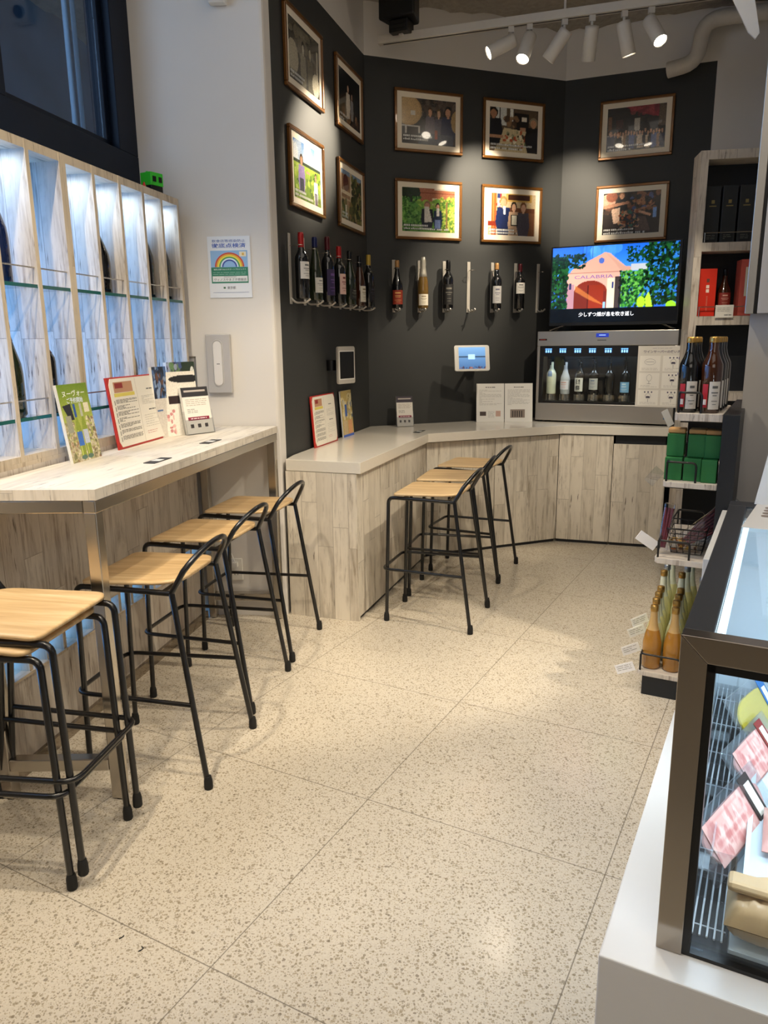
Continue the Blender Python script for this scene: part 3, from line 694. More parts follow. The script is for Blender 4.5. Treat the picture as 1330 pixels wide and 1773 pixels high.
def ph_cellar():
    p = Pic(PW, PH, '3a3432'); p.blobs(.3, 0, 1, .4, ['4d4138', '2d2826', '5c5048'], 50, .06, 10); p.ell(.12, .28, .25, .32, 'a98b5e'); p.ell(.12, .28, .22, .28, 'b89a6c'); p.rect(.17, .28, .25, .37, 'cfc8b8')
    p.person(.52, .18, .7, '5a5058', '4a3524', 'b98a6c', .15); p.person(.68, .2, .7, '4c4652', '5a4a30', 'c0967a', .13); p.person(.85, .13, .85, '2b3048', '15100e', 'b98a6c', .22); p.rect(0, .6, .32, .63, 'b9b3aa'); p.rect(.06, .6, .09, .78, 'b9b3aa'); p.rect(.3, .6, .33, .78, 'b9b3aa')
    p.rect(.3, .75, .95, 1, '3d4652', .7); p.rect(.6, .66, .66, .86, '8c3a22'); p.ell(1.0, .45, .09, .24, 'a08458'); return p.caption((16, 14), .80).noise(.06)
def ph_dinner():
    p = Pic(PW, PH, '5a4b3a'); p.rect(.12, 0, .34, .4, 'cfd0c8'); p.rect(.2, 0, .22, .4, '3a2e24'); p.rect(.42, .02, .48, .3, 'e4e4da'); p.rect(.5, .1, .8, .48, '1f1a18'); p.rect(.66, .18, .76, .28, 'ddd6c6'); p.blobs(.3, .2, .6, .4, ['8a6a4a', '4a3a2c'], 14, .05, 3)
    p.poly([(.3, .45), (.75, .5), (.95, 1), (.1, 1)], 'cbb88e'); p.blobs(.3, .5, .75, .85, ['8a8a6a', 'e8e0c4', '3a3020', 'b04a2a', '5c6a4a'], 40, .03, 4)
    p.person(.08, .02, .8, '1c1c22', '15120f', 'a8785a', .3); p.person(.90, .18, .8, '1d1a1a', '8a7c64', 'c08e6a', .28); p.rect(.0, .62, .28, .69, 'b98a68'); p.rect(.62, .42, .74, .5, 'b98a68'); return p.caption((26, 20), .82).noise(.05)
def ph_garden():
    p = Pic(PW, PH, '5c8a3a'); p.rect(.3, 0, 1, .3, 'a9694c'); p.rect(.32, .1, 1, .13, '8a4e36'); p.rect(.6, .0, 1, .04, 'd8cbb8'); p.rect(.56, .22, .66, .4, 'd9c8a4'); p.ell(.14, .12, .2, .22, '25331c')
    p.blobs(0, .22, .34, 1, ['3c6f2a', '5a9440', '2a5620', '7aac50'], 260, .024, 5); p.blobs(.68, .2, 1, 1, ['7a9e34', 'a4ba48', '4c7428', 'c8cc60'], 260, .024, 6); p.blobs(.3, .3, .7, .5, ['6b9a3c', '9ab84c'], 30, .05, 7)
    p.person(.47, .3, .62, '20232c', '8a6a50', 'b98468', .2); p.poly([(.42, .42), (.5, .42), (.56, .76), (.42, .78)], 'd8d3c8'); p.person(.67, .33, .6, '23304a', '241a14', 'd0a080', .14, '6d7fae'); p.rect(.65, .45, .7, .62, 'e8e4dc'); p.rect(.82, .3, .85, .95, '8a6a44'); return p.caption((14, 26), .83).noise(.05)
def ph_award():
    p = Pic(PW, PH, 'cdb48c'); p.rect(0, 0, .07, .8, 'dccba6'); p.rect(.07, 0, .18, 1, 'b4552a'); p.rect(.1, 0, .12, 1, 'd87a3c'); p.poly([(.19, .02), (.28, .02), (.26, .34), (.18, .3)], 'b03030')
    for k in range(4): p.rect(.2+.02*k, .1, .21+.02*k, .32, 'eee4e0')
    p.rect(.19, .02, .25, .12, '2a3560'); p.rect(.38, 0, .92, .2, 'c79f52'); p.rect(.42, .03, .88, .15, '4a2a1c'); p.rect(.4, .34, .98, .44, '6a4028'); p.rect(.84, .44, .98, 1, '7c5236'); p.rect(0, .66, .2, .78, '7c2c1c')
    p.person(.32, .08, .9, '1f2a52', '9a7a4a', 'd09a78', .26); p.poly([(.31, .3), (.37, .3), (.36, .5), (.33, .5)], 'e9e9f0'); p.person(.54, .2, .82, 'c2a184', '17110e', 'd8a888', .2); p.person(.74, .2, .85, '4b4650', '7a4e2c', 'd8a888', .22); p.rect(.48, .5, .62, .76, '15110f'); p.rect(.5, .52, .6, .74, 'e8e2cc'); return p.caption((16, 18), .84).noise(.04)
def ph_crowd():
    p = Pic(PW, PH, '24201e'); p.poly([(.3, 0), (1, .0), (1, .3), (.78, .26), (.45, .1)], '8a2a34'); p.blobs(.35, 0, .85, .2, ['a03c44', '6e2430'], 20, .05, 4, .6); p.rect(.02, .2, .08, .6, '6a4a34'); p.rect(.88, 0, 1, .5, '5a4a3a'); p.rect(.47, .28, .56, .62, 'a9a092'); p.rect(.16, .28, .28, .5, '3c2420')
    g = np.random.default_rng(3)
    for k in range(20): p.person(.05+.047*k, .50+.06*g.random(), .42, ['1c2440', 'c8b49a', '2b2a30', '8f6f52', '4a5a8a', '1a1a1c', 'b9a58c'][g.integers(7)], '201610', 'c09070', .075)
    p.person(.07, .5, .5, '1c2444', '2a1c14', 'c09070', .12); p.person(.2, .56, .44, '20222c', '8a4a2a', 'd0a080', .12); return p.caption((22, 12), .86).noise(.08)
def ph_toast():
    p = Pic(PW, PH, '2a221f'); p.blobs(0, 0, 1, .5, ['3c2c24', '1c1614', '6a4432', '8a5c40'], 60, .06, 5); p.ell(.08, .2, .14, .16, 'd2a088'); p.person(.33, .02, .5, '14141a', '9a6a44', 'd09a78', .16); p.ell(.15, .1, .1, .12, '8c4c30')
    p.poly([(.0, .3), (.45, .22), (.46, .28), (.02, .38)], 'b98468'); p.poly([(.55, .40), (.85, .55), (.83, .6), (.54, .46)], 'd0a080'); p.poly([(.6, .42), (.9, .28), (.9, .33), (.6, .48)], '9a6a50'); p.poly([(.15, .4), (.3, .36), (.3, .72), (.2, .74)], 'd6b49c')
    p.poly([(.62, .6), (.76, .6), (.85, .95), (.58, .95)], '5c4a44'); p.blobs(.3, .45, .62, .85, ['8a4a2c', '2c3448', 'b98a6a', '1a1a1c', '3c6a5a'], 70, .03, 6); p.rect(.87, .4, .94, .64, '7ea4dc'); p.blobs(.5, .1, .85, .4, ['4a5a8a', '7a4430', '2a2a2c', 'b07a54'], 30, .04, 7); return p.caption((16, 22), .86).noise(.08)

def frame(W, s0, s1, z0, z1, pic, label):
    w_ = s1-s0; h_ = z1-z0; t = thing('framed_photo', label, 'picture', W.at(s0, z0), W.a, 'framed winery photographs on the charcoal walls')
    b = .018; d = .022
    m = MB()
    for x0, x1, zz0, zz1 in ((0, w_, 0, b), (0, w_, h_-b, h_), (0, b, b, h_-b), (w_-b, w_, b, h_-b)): m.box(x0, x1, -d, -.002, zz0, zz1)
    m.build('frame', 'frame_wood', t, bevel=.004)
    MB().box(b*.8, w_-b*.8, -.012, -.004, b*.8, h_-b*.8).build('mat_board', 'mat_board', t)
    k = .052; MB().pic(pic.a, k, w_-k, k, h_-k, -.0128).build('photo_print', 'photo', t)
    return t
R1 = (2.64, 3.02); R2 = (2.09, 2.472)
LA = WA.L
frame(WA, LA-1.315, LA-.80, *R1, ph_winery_bw(), 'framed faded sepia photo of people, top left, nearest the white pier')
frame(WA, LA-.585, LA-.095, *R1, ph_night_stage(), 'framed dark photo with a figure in white, top row just left of the wall corner')
frame(WA, LA-1.305, LA-.825, *R2, ph_field(), 'framed photo of two people in a green field, lower left nearest the white pier')
frame(WA, LA-.58, LA-.09, *R2, ph_chateau(), 'framed photo of a stone building with vines, lower row just left of the wall corner')
frame(WB, .20, .695, *R1, ph_cellar(), 'framed photo of people beside a round barrel, top row')
frame(WB, .85, 1.335, *R1, ph_dinner(), 'framed photo of people talking across a dinner table, top row')
frame(WB, .20, .695, *R2, ph_garden(), 'framed photo of a man and woman in a green garden, lower row')
frame(WB, .85, 1.335, *R2, ph_award(), 'framed photo of three people holding a certificate, lower row')
frame(WC, .248, .736, *R1, ph_crowd(), 'framed photo of a crowd under a red ceiling, top right')
frame(WC, .248, .736, *R2, ph_toast(), 'framed photo of hands raising glasses, directly above the television')

# ------------------------------------------------------------------ bottle holders and hung bottles
def holder(W, s, label):
    t = thing('bottle_holder', label, 'bottle holder', W.at(s, 1.61), W.a, 'steel wall holders for single bottles')
    m = MB(); m.box(-.012, .012, -.007, -.001, 0, .345); m.build('back_plate', 'holder_steel', t, bevel=.001)
    m = MB(); m.tube([(0, -.004, .030), (0, -.030, .006), (0, -.085, .006), (0, -.110, .022)], .0055, 8, bend=.012)
    m.tube([(-.016, -.088, .016), (0, -.080, .009), (.016, -.088, .016)], .0035, 6, bend=.006); m.build('cradle', 'holder_steel', t)
    m = MB(); m.tube([(0, -.006, .285), (.0, -.045, .285)], .0022, 6)
    m.tube([(.018*math.cos(a), -.063+.018*math.sin(a), .285) for a in [2*math.pi*k/16 for k in range(16)]], .0022, 6, closed=True); m.build('neck_ring', 'steel', t)
sA = [LA-v for v in (1.33, 1.14, .95, .76, .57, .38, .19)]
bA = [('burgundy bottle? ',)]
A_b = [('red-capped bottle with a white label, first from the white pier', 'bordeaux', 'bottle_dark', 'foil_red', .32, ('d8d4ce', .30, .56, '6a6a6a', 1.0), .78),
       ('slim dark green bottle with a navy cap, second from the white pier', 'flute', 'bottle_green', 'foil_navy', .32, ('d6d3ca', .12, .36, '8a8a8a', .9), .84),
       ('bottle with a dark red cap and purple side label, third from the white pier', 'bordeaux', 'bottle_dark', 'foil_wine', .345, ('2c1c4a', .1, .50, '6a4a8a', 1.0), .80),
       ('red-capped bottle with a pink label, fourth from the white pier', 'bordeaux', 'bottle_dark', 'foil_red', .315, ('d8b4a8', .16, .52, '7a1c1c', .8), .80),
       ('black-capped dark bottle with a black label, fifth from the white pier', 'burgundy', 'bottle_green', 'foil_black', .31, ('20201c', .10, .30, '8a8a7a', .9), .80),
       ('small dark amber bottle with a cream label, sixth from the white pier', 'flute', 'bottle_amber', 'foil_black', .30, ('ddd6c4', .08, .40, '8a7a5a', .8), .78),
       ('dark bottle with a gold cap beside the wall corner', 'bordeaux', 'bottle_dark', 'foil_gold', .325, ('15151a', .1, .4, '3a3a4a', .8), .80)]
B_b = [('bottle with an orange-red label, leftmost on the middle charcoal wall', 'burgundy', 'bottle_dark', 'foil_cork', .31, ('8f2f1c', .08, .38, 'd8a860', 1.1), .86),
       ('golden sparkling bottle with a white oval label and silver foil', 'champagne', 'bottle_rose', 'foil_silver', .335, ('ddd5c2', .06, .28, '8a7a5a', 1.0), .62),
       ('all-black bottle with a dark ornate label between the golden bottle and the empty holder', 'bordeaux', 'bottle_dark', 'foil_black', .32, ('1c1b1a', .08, .50, '6a665c', 1.0), .78),
       None,
       ('cork-topped bottle with a grey label right of the empty holder', 'bordeaux', 'bottle_dark', 'foil_cork', .31, ('a8a6a4', .12, .50, '5a5a6a', .95), .86),
       ('red-capped bottle with a short white label, second right of the empty holder', 'bordeaux', 'bottle_dark', 'foil_wine', .31, ('d8d4cc', .34, .58, '5a5a5a', .95), .82), None]
ordn = ['first', 'second', 'third', 'fourth', 'fifth', 'sixth', 'seventh']
for i, s in enumerate(sA):
    holder(WA, s, f'steel bottle holder, {ordn[i]} from the white pier'); d = A_b[i]
    bottle(WA.at(s, 1.634, .068), d[0], d[1], d[4], .037, .0145, d[2], d[3], d[6], d[5], WA.a-.35, 'wine bottles hung on the charcoal walls')
sB = [.19+.19*k for k in range(7)]
hl = ['steel holder carrying the bottle with the orange-red label', 'steel holder carrying the golden sparkling bottle', 'steel holder carrying the all-black bottle',
      'empty steel bottle holder between two hung bottles', 'steel holder carrying the bottle with the grey label', 'steel holder carrying the bottle with the short white label', 'empty steel bottle holder just left of the television']
for i, s in enumerate(sB):
    holder(WB, s, hl[i]); d = B_b[i]
    if d: bottle(WB.at(s, 1.634, .068), d[0], d[1], d[4], .037, .0145, d[2], d[3], d[6], d[5], WB.a-.25, 'wine bottles hung on the charcoal walls')

# ------------------------------------------------------------------ tablets
def tablet(loc, rotz, tilt, w_, h_, label, wall_pt, on):
    t = thing('tablet', label, 'tablet', loc, rotz, None, tilt)
    def rr(w2, h2, r): 
        pts = []
        for cx, cz, a0 in ((w2-r, h2-r, 0), (-w2+r, h2-r, 90), (-w2+r, -h2+r, 180), (w2-r, -h2+r, 270)):
            for k in range(6): a = R(a0+18*k); pts.append((cx+r*math.cos(a), cz+r*math.sin(a)))
        return pts
    MB().prismy(rr(w_/2, h_/2, .014), 0, .016).build('enclosure', 'white' if on else 'holder_steel', t, bevel=.002)
    m = MB(); iw, ih = (w_/2-.030, h_/2-.014) if w_ > h_ else (w_/2-.014, h_/2-.03)
    MB().prismy(rr(iw+.006, ih+.006, .005), -.0012, 0).build('bezel', 'white', t)
    if on:
        p = Pic(48, 36, '5a86b8'); p.grad(0, 1, '6a96c4', '3d5f8c'); p.rect(0, .42, 1, .46, '26344a'); p.rect(.36, .34, .6, .56, '9cc4e4'); p.blobs(0, .88, 1, 1, ['4a2a2a', '2a3a5a', '8a5a4a'], 30, .03, 4)
        MB().pic(p.a, -iw, iw, -ih, ih, -.0018).build('screen', 'screen_dim', t)
    else: MB().box(-iw, iw, -.0022, -.0012, -ih, ih).build('screen', 'black', t)
    b_ = MB()
    inv = (Matrix.Translation(Vector(loc)) @ Matrix.Rotation(rotz, 4, 'Z') @ Matrix.Rotation(tilt, 4, 'X')).inverted()
    q = inv @ Vector(wall_pt)
    b_.tube([(0, .016, 0), (0, .04, 0), tuple(q)], .011, 8); b_.box(-.03, .03, .016, .022, -.03, .03)
    b_.lathe([(.032, -.03), (.032, .03)], 12, (q.x, q.y-.012)); b_.build('mount_arm', 'black', t)
tablet((-.209, 4.50, 1.283), R(56), 0, .165, .215, 'dark-screened portrait tablet in a silver frame on a wall arm', WA.at(LA-.80, 1.285, .01), False)
tablet((.625, 5.33, 1.296), R(8), R(-12), .25, .178, 'lit landscape tablet in a white frame on the middle charcoal wall', WB.at(.80, 1.27, .01), True)

# ------------------------------------------------------------------ printed things on the tables
def lines(m, x0, x1, zt, zb, n, y, col='6a6660', seed=1, hh=.0022, T=None):
    g = random.Random(seed)
    for k in range(n):
        z = zt-(zt-zb)*(k+.5)/n; x = x0
        while x < x1-.006:
            L = min(g.uniform(.008, .03), x1-x); m.rect(x, x+L, z-hh/2, z+hh/2, y, col, T); x += L+.004
            if g.random() < .08: break
def Lean(a): return Matrix.Rotation(-a, 4, 'X')
def menu(loc, rotz, w_, h_, lean, label, name='menu_folder', flip=False):
    t = thing(name, label, 'menu', loc, rotz, None, -lean)
    MB().box(-.006, w_+.006, .001, .010, 0, h_).build('cover', 'red_cover', t, bevel=.002)
    m = MB(); c0 = .02
    m.c = srgb('e6e0d2')
    o = [(c0, .008), (w_-c0, .008), (w_-.004, .03), (w_-.004, h_-.03), (w_-c0, h_-.006), (c0, h_-.006), (.006, h_-.03), (.006, .03)]
    m.prismy(o, -.0015, .001)
    m.rect(w_*.5-.001, w_*.5+.001, .01, h_-.01, -.0017, 'b9b0a0')
    y = -.0019; hw = w_*.5
    m.rect(.035, hw-.03, h_-.062, h_-.02, y, 'b98a6a'); m.rect(.045, hw*.5, h_-.045, h_-.024, y-.0002, '8a2a2a'); m.rect(.03, hw-.02, h_-.078, h_-.064, y, 'd8c860')
    for k in range(7):
        z = h_-.088-k*(h_-.115)/7; m.rect(.022, .026, z-.022, z-.004, y, '2c3a20'); lines(m, .035, hw-.012, z, z-(h_-.13)/9, 4, y, '77736c', k)
    lines(m, w_*.70, w_*.82, h_-.055, h_-.065, 1, y, '6a6a66', 5, .005); lines(m, w_*.68, w_*.88, h_*.5, h_*.46, 1, y, '6a6a66', 6, .005)
    lines(m, hw+.03, w_-.03, h_-.085, h_*.56, 7, y, 'b0aaa0', 11, .0015); lines(m, hw+.03, w_-.03, h_*.42, h_*.22, 6, y, 'b0aaa0', 12, .0015); lines(m, hw+.03, w_*.78, h_*.18, h_*.12, 2, y, 'c05a50', 13, .0015)
    m.build('menu_sheet', 'print', t)
menu((-1.037, 2.95, 1.0105), R(80.5), .43, .283, R(7), 'open red-edged wine menu standing on the bar table')
menu((-.378, 4.195, ZC+.0005), R(72.5), .345, .288, R(4), 'open red-cornered wine menu leaning on the charcoal wall')
def booklet(loc, rotz, w_, h_, lean, label, pic, th=.008, texts=(), name='brochure', spine='white'):
    t = thing(name, label, 'booklet', loc, rotz, None, -lean)
    MB().box(0, w_, .0005, th, 0, h_).build('pages', spine, t)
    m = MB(); m.pic(pic.a, 0, w_, 0, h_, -.0003)
    for s, cx, cz, hh, col, wd in texts: m.text(s, cx*w_, cz*h_, hh, -.0008, wd, col, bold=True)
    m.build('cover_print', 'print', t); return t
p = Pic(120, 170, '7a9030'); p.grad(0, .45, '6b8826', 'a6b04e'); p.grad(.45, 1, 'a6b04e', 'b5ac80')
p.blobs(0, .5, .3, 1, ['b8ae90', '8f8a66', 'cfc4a0', '7c7a52', '9a7a5a', 'd0b8a0'], 160, .035, 3); p.blobs(.72, .45, 1, 1, ['a89a78', 'd8cfae', '8a6a50', 'c8bca0', '6f6a4a'], 130, .035, 4); p.blobs(.25, .85, .75, 1, ['d8cdb8', 'a8a080', 'e0d8c8'], 50, .03, 6)
for x, c in ((.42, '2b55a0'), (.63, 'b4b6a4')): p.rect(x-.035, .26, x+.035, .43, c); p.poly([(x-.03, .43), (x+.03, .43), (x+.085, .58), (x+.085, .96), (x-.085, .96), (x-.085, .58)], '8c9c38'); p.poly([(x-.05, .6), (x-.02, .6), (x-.02, .95), (x-.05, .95)], 'c4cc6c'); p.ell(x, .95, .1, .03, '5d7a6a')
p.rect(.335, .62, .505, .80, '3f6fc0'); p.rect(.55, .60, .715, .78, 'bcc2d0'); p.poly([(.05, .27), (.32, .25), (.36, .46), (.2, .46)], '23252e'); p.rect(.74, .26, .92, .38, 'e4dcc0'); p.rect(.08, .40, .26, .62, '9a9a86'); p.noise(.05)
booklet((-1.088, 2.612, 1.0105), R(80), .185, .275, R(8), 'green and yellow bottle-covered booklet standing on the bar table', p, .012,
        (('ヌーヴォー', .5, .88, .022, 'f0f4e8', .14), ('ご予約開始', .5, .79, .020, 'e8f0ff', .10)))
p = Pic(60, 90, 'c2ab6a'); p.blobs(0, .1, 1, .6, ['d8c890', 'e4d8a8', '5a6a8a', 'b4a060', 'd8d0b0'], 60, .1, 4); p.rect(.1, .64, .45, .95, 'c9b28a'); p.rect(.52, .64, .9, .95, 'd8a070'); p.rect(.3, .3, .5, .56, '3f62a8'); p.rect(0, .95, 1, 1, '4a6ac0'); p.noise(.04)
booklet((-.243, 4.650, ZC+.0005), R(71), .175, .285, R(4), 'tall yellow illustrated booklet right of the menu on the white worktop', p, .010, ())
# white reading cards
for k, (x0, lb) in enumerate(((.680, 'left one of the two white tasting cards beside the wine dispenser'), (.884, 'right one of the two white tasting cards beside the wine dispenser'))):
    t = thing('tasting_card', lb, 'card', (x0, 5.475-k*.012, ZC+.0005), R(-2.5), None, -R(9))
    m = MB(); m.c = srgb('e8e5de'); m.box(0, .2, 0, .002, 0, .277); y = -.0006
    lines(m, .065, .135, .253, .247, 1, y, '55504a', 8, .005); lines(m, .02, .18, .235, .12, 14, y, '8d8880', 3+k, .0016)
    if k == 0:
        m.rect(.025, .07, .045, .075, y, '4a3c38'); m.rect(.14, .175, .04, .08, y, 'c8a494'); lines(m, .085, .13, .08, .03, 6, y, '8d8880', 9, .0016)
    else:
        m.rect(.04, .145, .03, .09, y, '8c7c70')
        for q in range(5): m.rect(.055+.016*q, .062+.016*q, .035, .08, y-.0004, '2c2424')
    m.build('card_sheet', 'print', t)
# leaflet holder on worktop, leaflets on the bar table
def leaf_holder(loc, rotz, w_, h_, label, hdr, lean=R(10), stack=.014, accent='8a2440'):
    t = thing('leaflet_holder', label, 'leaflet stand', loc, rotz, None, -lean)
    m = MB(); m.box(-.004, w_+.004, stack+.002, stack+.004, 0, h_*.9); m.box(-.004, w_+.004, -.004, -.002, 0, h_*.32); m.box(-.004, w_+.004, -.004, stack+.004, 0, .002)
    m.box(w_*.3, w_*.7, stack+.004, stack+.05, 0, .003); m.box(-.004, -.002, -.004, stack, 0, h_*.5); m.box(w_+.002, w_+.004, -.004, stack, 0, h_*.5)
    m.build('acrylic_stand', 'acrylic', t)
    MB().box(0, w_, 0, stack, .003, h_).build('leaflet_stack', 'white', t)
    m = MB(); y = -.0008; m.rect(0, w_, .003, h_, y, 'e6e0d6'); m.rect(0, w_, h_*.80, h_, y-.0003, hdr); m.rect(w_*.1, w_*.9, h_*.9, h_*.94, y-.0005, 'b9b0a8')
    lines(m, w_*.1, w_*.9, h_*.76, h_*.6, 4, y-.0003, 'a08a7a', 5, .002); lines(m, w_*.12, w_*.5, h_*.55, h_*.45, 3, y-.0003, '6a6a6a', 7, .002)
    m.rect(w_*.1, w_*.9, h_*.30, h_*.37, y-.0004, accent); lines(m, w_*.2, w_*.8, h_*.35, h_*.32, 1, y-.0007, 'e8d8d8', 4, .004)
    for q in range(3): m.rect(w_*(.15+.27*q), w_*(.27+.27*q), h_*.14, h_*.22, y-.0003, '4a4444')
    m.build('leaflet_front', 'print', t); return t
leaf_holder((.10, 5.215, ZC+.0005), R(12), .115, .21, 'small leaflet stand in the counter corner under the wall corner', '3c3440')
leaf_holder((-.885, 3.405, 1.0105), R(52), .15, .215, 'front leaflet stand with a dark header on the bar table, before the magazine', '2b2a2e')
p = Pic(70, 96, 'e4ddd0'); p.ell(.7, .12, .5, .06, '1c1c1e'); p.rect(.15, .38, .5, .5, '2a1a1c'); p.blobs(.05, .6, .3, .95, ['c07a7a', 'd8a8a0'], 12, .05, 3); p.noise(.03)
booklet((-.962, 3.36, 1.0105), R(54), .19, .285, R(5), 'thick cream magazine behind the front leaflet stand', p, .03, (), 'magazine')
p = Pic(70, 96, '2a3a2c'); p.rect(0, 0, .5, .5, '3a3458'); p.blobs(0, 0, .5, .6, ['4a5a8a', '6a8a5a', '2a2440', 'a0a8b8'], 50, .07, 6); p.rect(0, .42, 1, 1, 'cbb8a0'); p.ell(.9, .14, .07, .07, 'd8d8d0'); p.noise(.04)
booklet((-.965, 3.455, 1.0105), R(58), .17, .325, R(3), 'tall dark green brochure at the back of the leaflet group', p, .02, ())
p = Pic(50, 90, '2c3c58'); p.blobs(0, 0, 1, .5, ['4a6a9a', '8aa0c0', '1c2434', '6a4a3a'], 60, .1, 8); p.rect(0, .45, 1, 1, 'd0c8bc'); p.rect(.1, .6, .5, .62, '4a6a9a'); p.noise(.04)
booklet((-.985, 3.30, 1.0105), R(70), .10, .31, R(3), 'narrow blue topped leaflet at the left of the leaflet group', p, .014, (), 'leaflet')
# small black name plates lying flat
for loc, rz, lb in (((-.82, 2.60, 1.0103), R(79), 'flat dark plate on the bar table in front of the red menu'), ((-.745, 3.11, 1.0103), R(79), 'flat dark plate near the far end of the bar table'), ((.215, 4.87, ZC+.0003), R(70), 'flat dark plate at the bend of the white worktop')):
    t = thing('name_plate', lb, 'sign', loc, rz); MB().box(0, .13, -.022, .022, 0, .002).build('plate', 'darkpanel', t)
    MB().box(.045, .085, -.016, .016, .002, .0026).build('sticker', 'white', t)

# ------------------------------------------------------------------ things on the white pier
t = thing('safety_poster', 'white rainbow infection-check poster on the white pier', 'poster', WW.at(.328, 1.632, .004), WW.a, None)
m = MB(); m.c = srgb('dfe2e6'); W_, H_ = .208, .283; m.box(0, W_, 0, .0015, 0, H_); y = -.0006
m.text('飲食店等感染防止', W_*.5, H_*.925, .013, y, W_*.78, '3a5ea8'); m.text('徹底点検済', W_*.5, H_*.85, .021, y, W_*.80, '2a55b0', bold=True)
m.rect(W_*.06, W_*.93, H_*.50, H_*.77, y, '8db4dc')
for k, c_ in enumerate(('c8463a', 'e0a83a', 'e6d84a', '4a9a5a', 'd8e4f0', '3a4f9e')):
    r1 = .072-.007*k; r0 = r1-.007; vs = []; fs = []
    for q in range(25):
        a = math.pi*q/24
        for r_ in (r0, r1): vs.append((W_*.5+r_*math.cos(a), y-.0004, H_*.505+r_*.92*math.sin(a)))
    for q in range(24): fs.append((2*q, 2*q+1, 2*q+3, 2*q+2))
    m.add(vs, fs, cols=[srgb(c_)]*len(vs))
m.rect(W_*.74, W_*.90, H_*.67, H_*.75, y-.0008, 'e8dfc4'); m.rect(W_*.80, W_*.85, H_*.69, H_*.73, y-.001, 'd8b050')
m.rect(W_*.06, W_*.93, H_*.24, H_*.50, y, '2f7d62'); m.text('徹底点検TOKYOサポートプロジェクト', W_*.5, H_*.465, .007, y-.0004, W_*.76, 'e8f0ec'); lines(m, W_*.1, W_*.88, H_*.43, H_*.37, 2, y-.0004, 'a8cfc0', 4, .0015)
m.rect(W_*.085, W_*.91, H_*.265, H_*.355, y-.0004, 'e2e4e2'); m.text('ヴィノスやまざき銀座店', W_*.5, H_*.30, .0125, y-.0008, W_*.76, '2c2c30'); m.rect(W_*.35, W_*.65, H_*.336, H_*.344, y-.0008, '8a8a8a')
m.text('東京都', W_*.52, H_*.165, .014, y, W_*.2, '5a5a60'); m.rect(W_*.33, W_*.38, H_*.15, H_*.18, y, '3a6a4a'); m.rect(W_*.08, W_*.93, H_*.085, H_*.09, y, '5a6a9a'); m.build('poster_sheet', 'print', t)
t = thing('wall_cover_plate', 'pale grey plate with a recessed slot panel on the white pier', 'wall plate', WW.at(.295, 1.175, .002), WW.a)
MB().box(0, .122, -.022, 0, 0, .285).build('plate', 'pillar', t, bevel=.004)
def oval(cx, cz, rx, hz2):
    pts = []
    for k in range(13): a = math.pi*k/12; pts.append((cx+rx*math.cos(a), cz+hz2+rx*math.sin(a)))
    for k in range(13): a = math.pi+math.pi*k/12; pts.append((cx+rx*math.cos(a), cz-hz2+rx*math.sin(a)))
    return pts
m = MB(); o_ = oval(.058, .145, .024, .088); m.tube([(x, -.022, z) for x, z in o_], .0022, 6, closed=True); m.build('slot_outline', 'greyplastic', t)
MB().prismy(oval(.058, .145, .021, .085), -.025, -.021).build('handle_panel', 'wallwhite', t)
m = MB(); m.rect(.050, .068, .135, .150, -.0256, 'd8d4cc'); m.rect(.053, .058, .140, .145, -.026, '303030'); m.rect(.061, .066, .140, .145, -.026, '303030'); m.build('printed_mark', 'print', t)
t = thing('door_sign_frame', 'small dark-edged notice frame low on the pier beside the display cabinet', 'notice', WW.at(.235, 1.175, .001), WW.a)
m = MB(); m.box(-.04, 0.0, -.006, 0, .17, .18); m.box(-.008, 0, -.006, 0, 0, .18); m.build('frame', 'steel_soft', t); MB().box(-.04, -.008, -.004, -.001, 0, .17).build('notice_sheet', 'pillar', t)
t = thing('power_outlet', 'white power outlet low on the white pier behind the stools', 'outlet', WW.at(.38, .255, .0), WW.a)
MB().box(-.035, .035, -.008, 0, -.06, .06).build('cover_plate', 'white', t, bevel=.004)
m = MB(); [m.box(x-.0015, x+.0015, -.0088, -.008, z-.006, z+.006) for x in (-.008, .008) for z in (-.025, .025)]; m.build('socket_slot', 'black', t)
m = MB(); m.tube([(0, -.012, .03), (-.01, -.03, .08), (-.06, -.02, .20), (-.10, -.015, .34)], .003, 8, bend=.05); m.box(-.012, .012, -.03, -.008, .018, .042); m.build('plug_cable', 'white', t)
t = thing('security_camera', 'white dome security camera high on the white pier', 'camera', WW.at(.447, 2.93, .0), WW.a)
MB().box(-.04, .04, -.05, 0, -.04, .06).build('housing', 'white', t, bevel=.008)
T_ = Matrix.Translation((0, -.05, .0)) @ Matrix.Rotation(R(90), 4, 'X')
MB().lathe([(.028, 0), (.027, .01), (.02, .022), (.01, .028), (.0001, .03)], 20, T=T_).build('dome_lens', 'black', t)

# ------------------------------------------------------------------ wine dispenser, television
MA = R(-27); MO = Vector((1.105, 5.478, ZC)); MW, MH = .945, .636
t = thing('wine_dispenser', 'stainless steel six-bottle wine dispenser on the white worktop', 'wine dispenser', (MO.x, MO.y, ZC+.001), MA)
m = MB(); m.box(0, MW, 0, .25, .012, .135); m.box(0, MW, 0, .25, .535, MH); m.box(0, .022, 0, .25, .135, .535); m.box(MW-.022, MW, 0, .25, .135, .535); m.box(.022, MW-.022, .23, .25, .135, .535)
m.build('steel_body', 'steel_soft', t, bevel=.004)
m = MB(); m.box(.022, MW-.022, .004, .02, .135, .15); m.box(.022, MW-.022, .004, .02, .462, .535); m.box(.022, .045, .004, .02, .15, .462); m.box(MW-.045, MW-.022, .004, .02, .15, .462); m.box(.022, MW-.022, .215, .229, .136, .534); m.build('black_surround', 'black', t)
MB().box(.045, MW-.045, .008, .012, .15, .462).build('door_glass', 'glass', t)
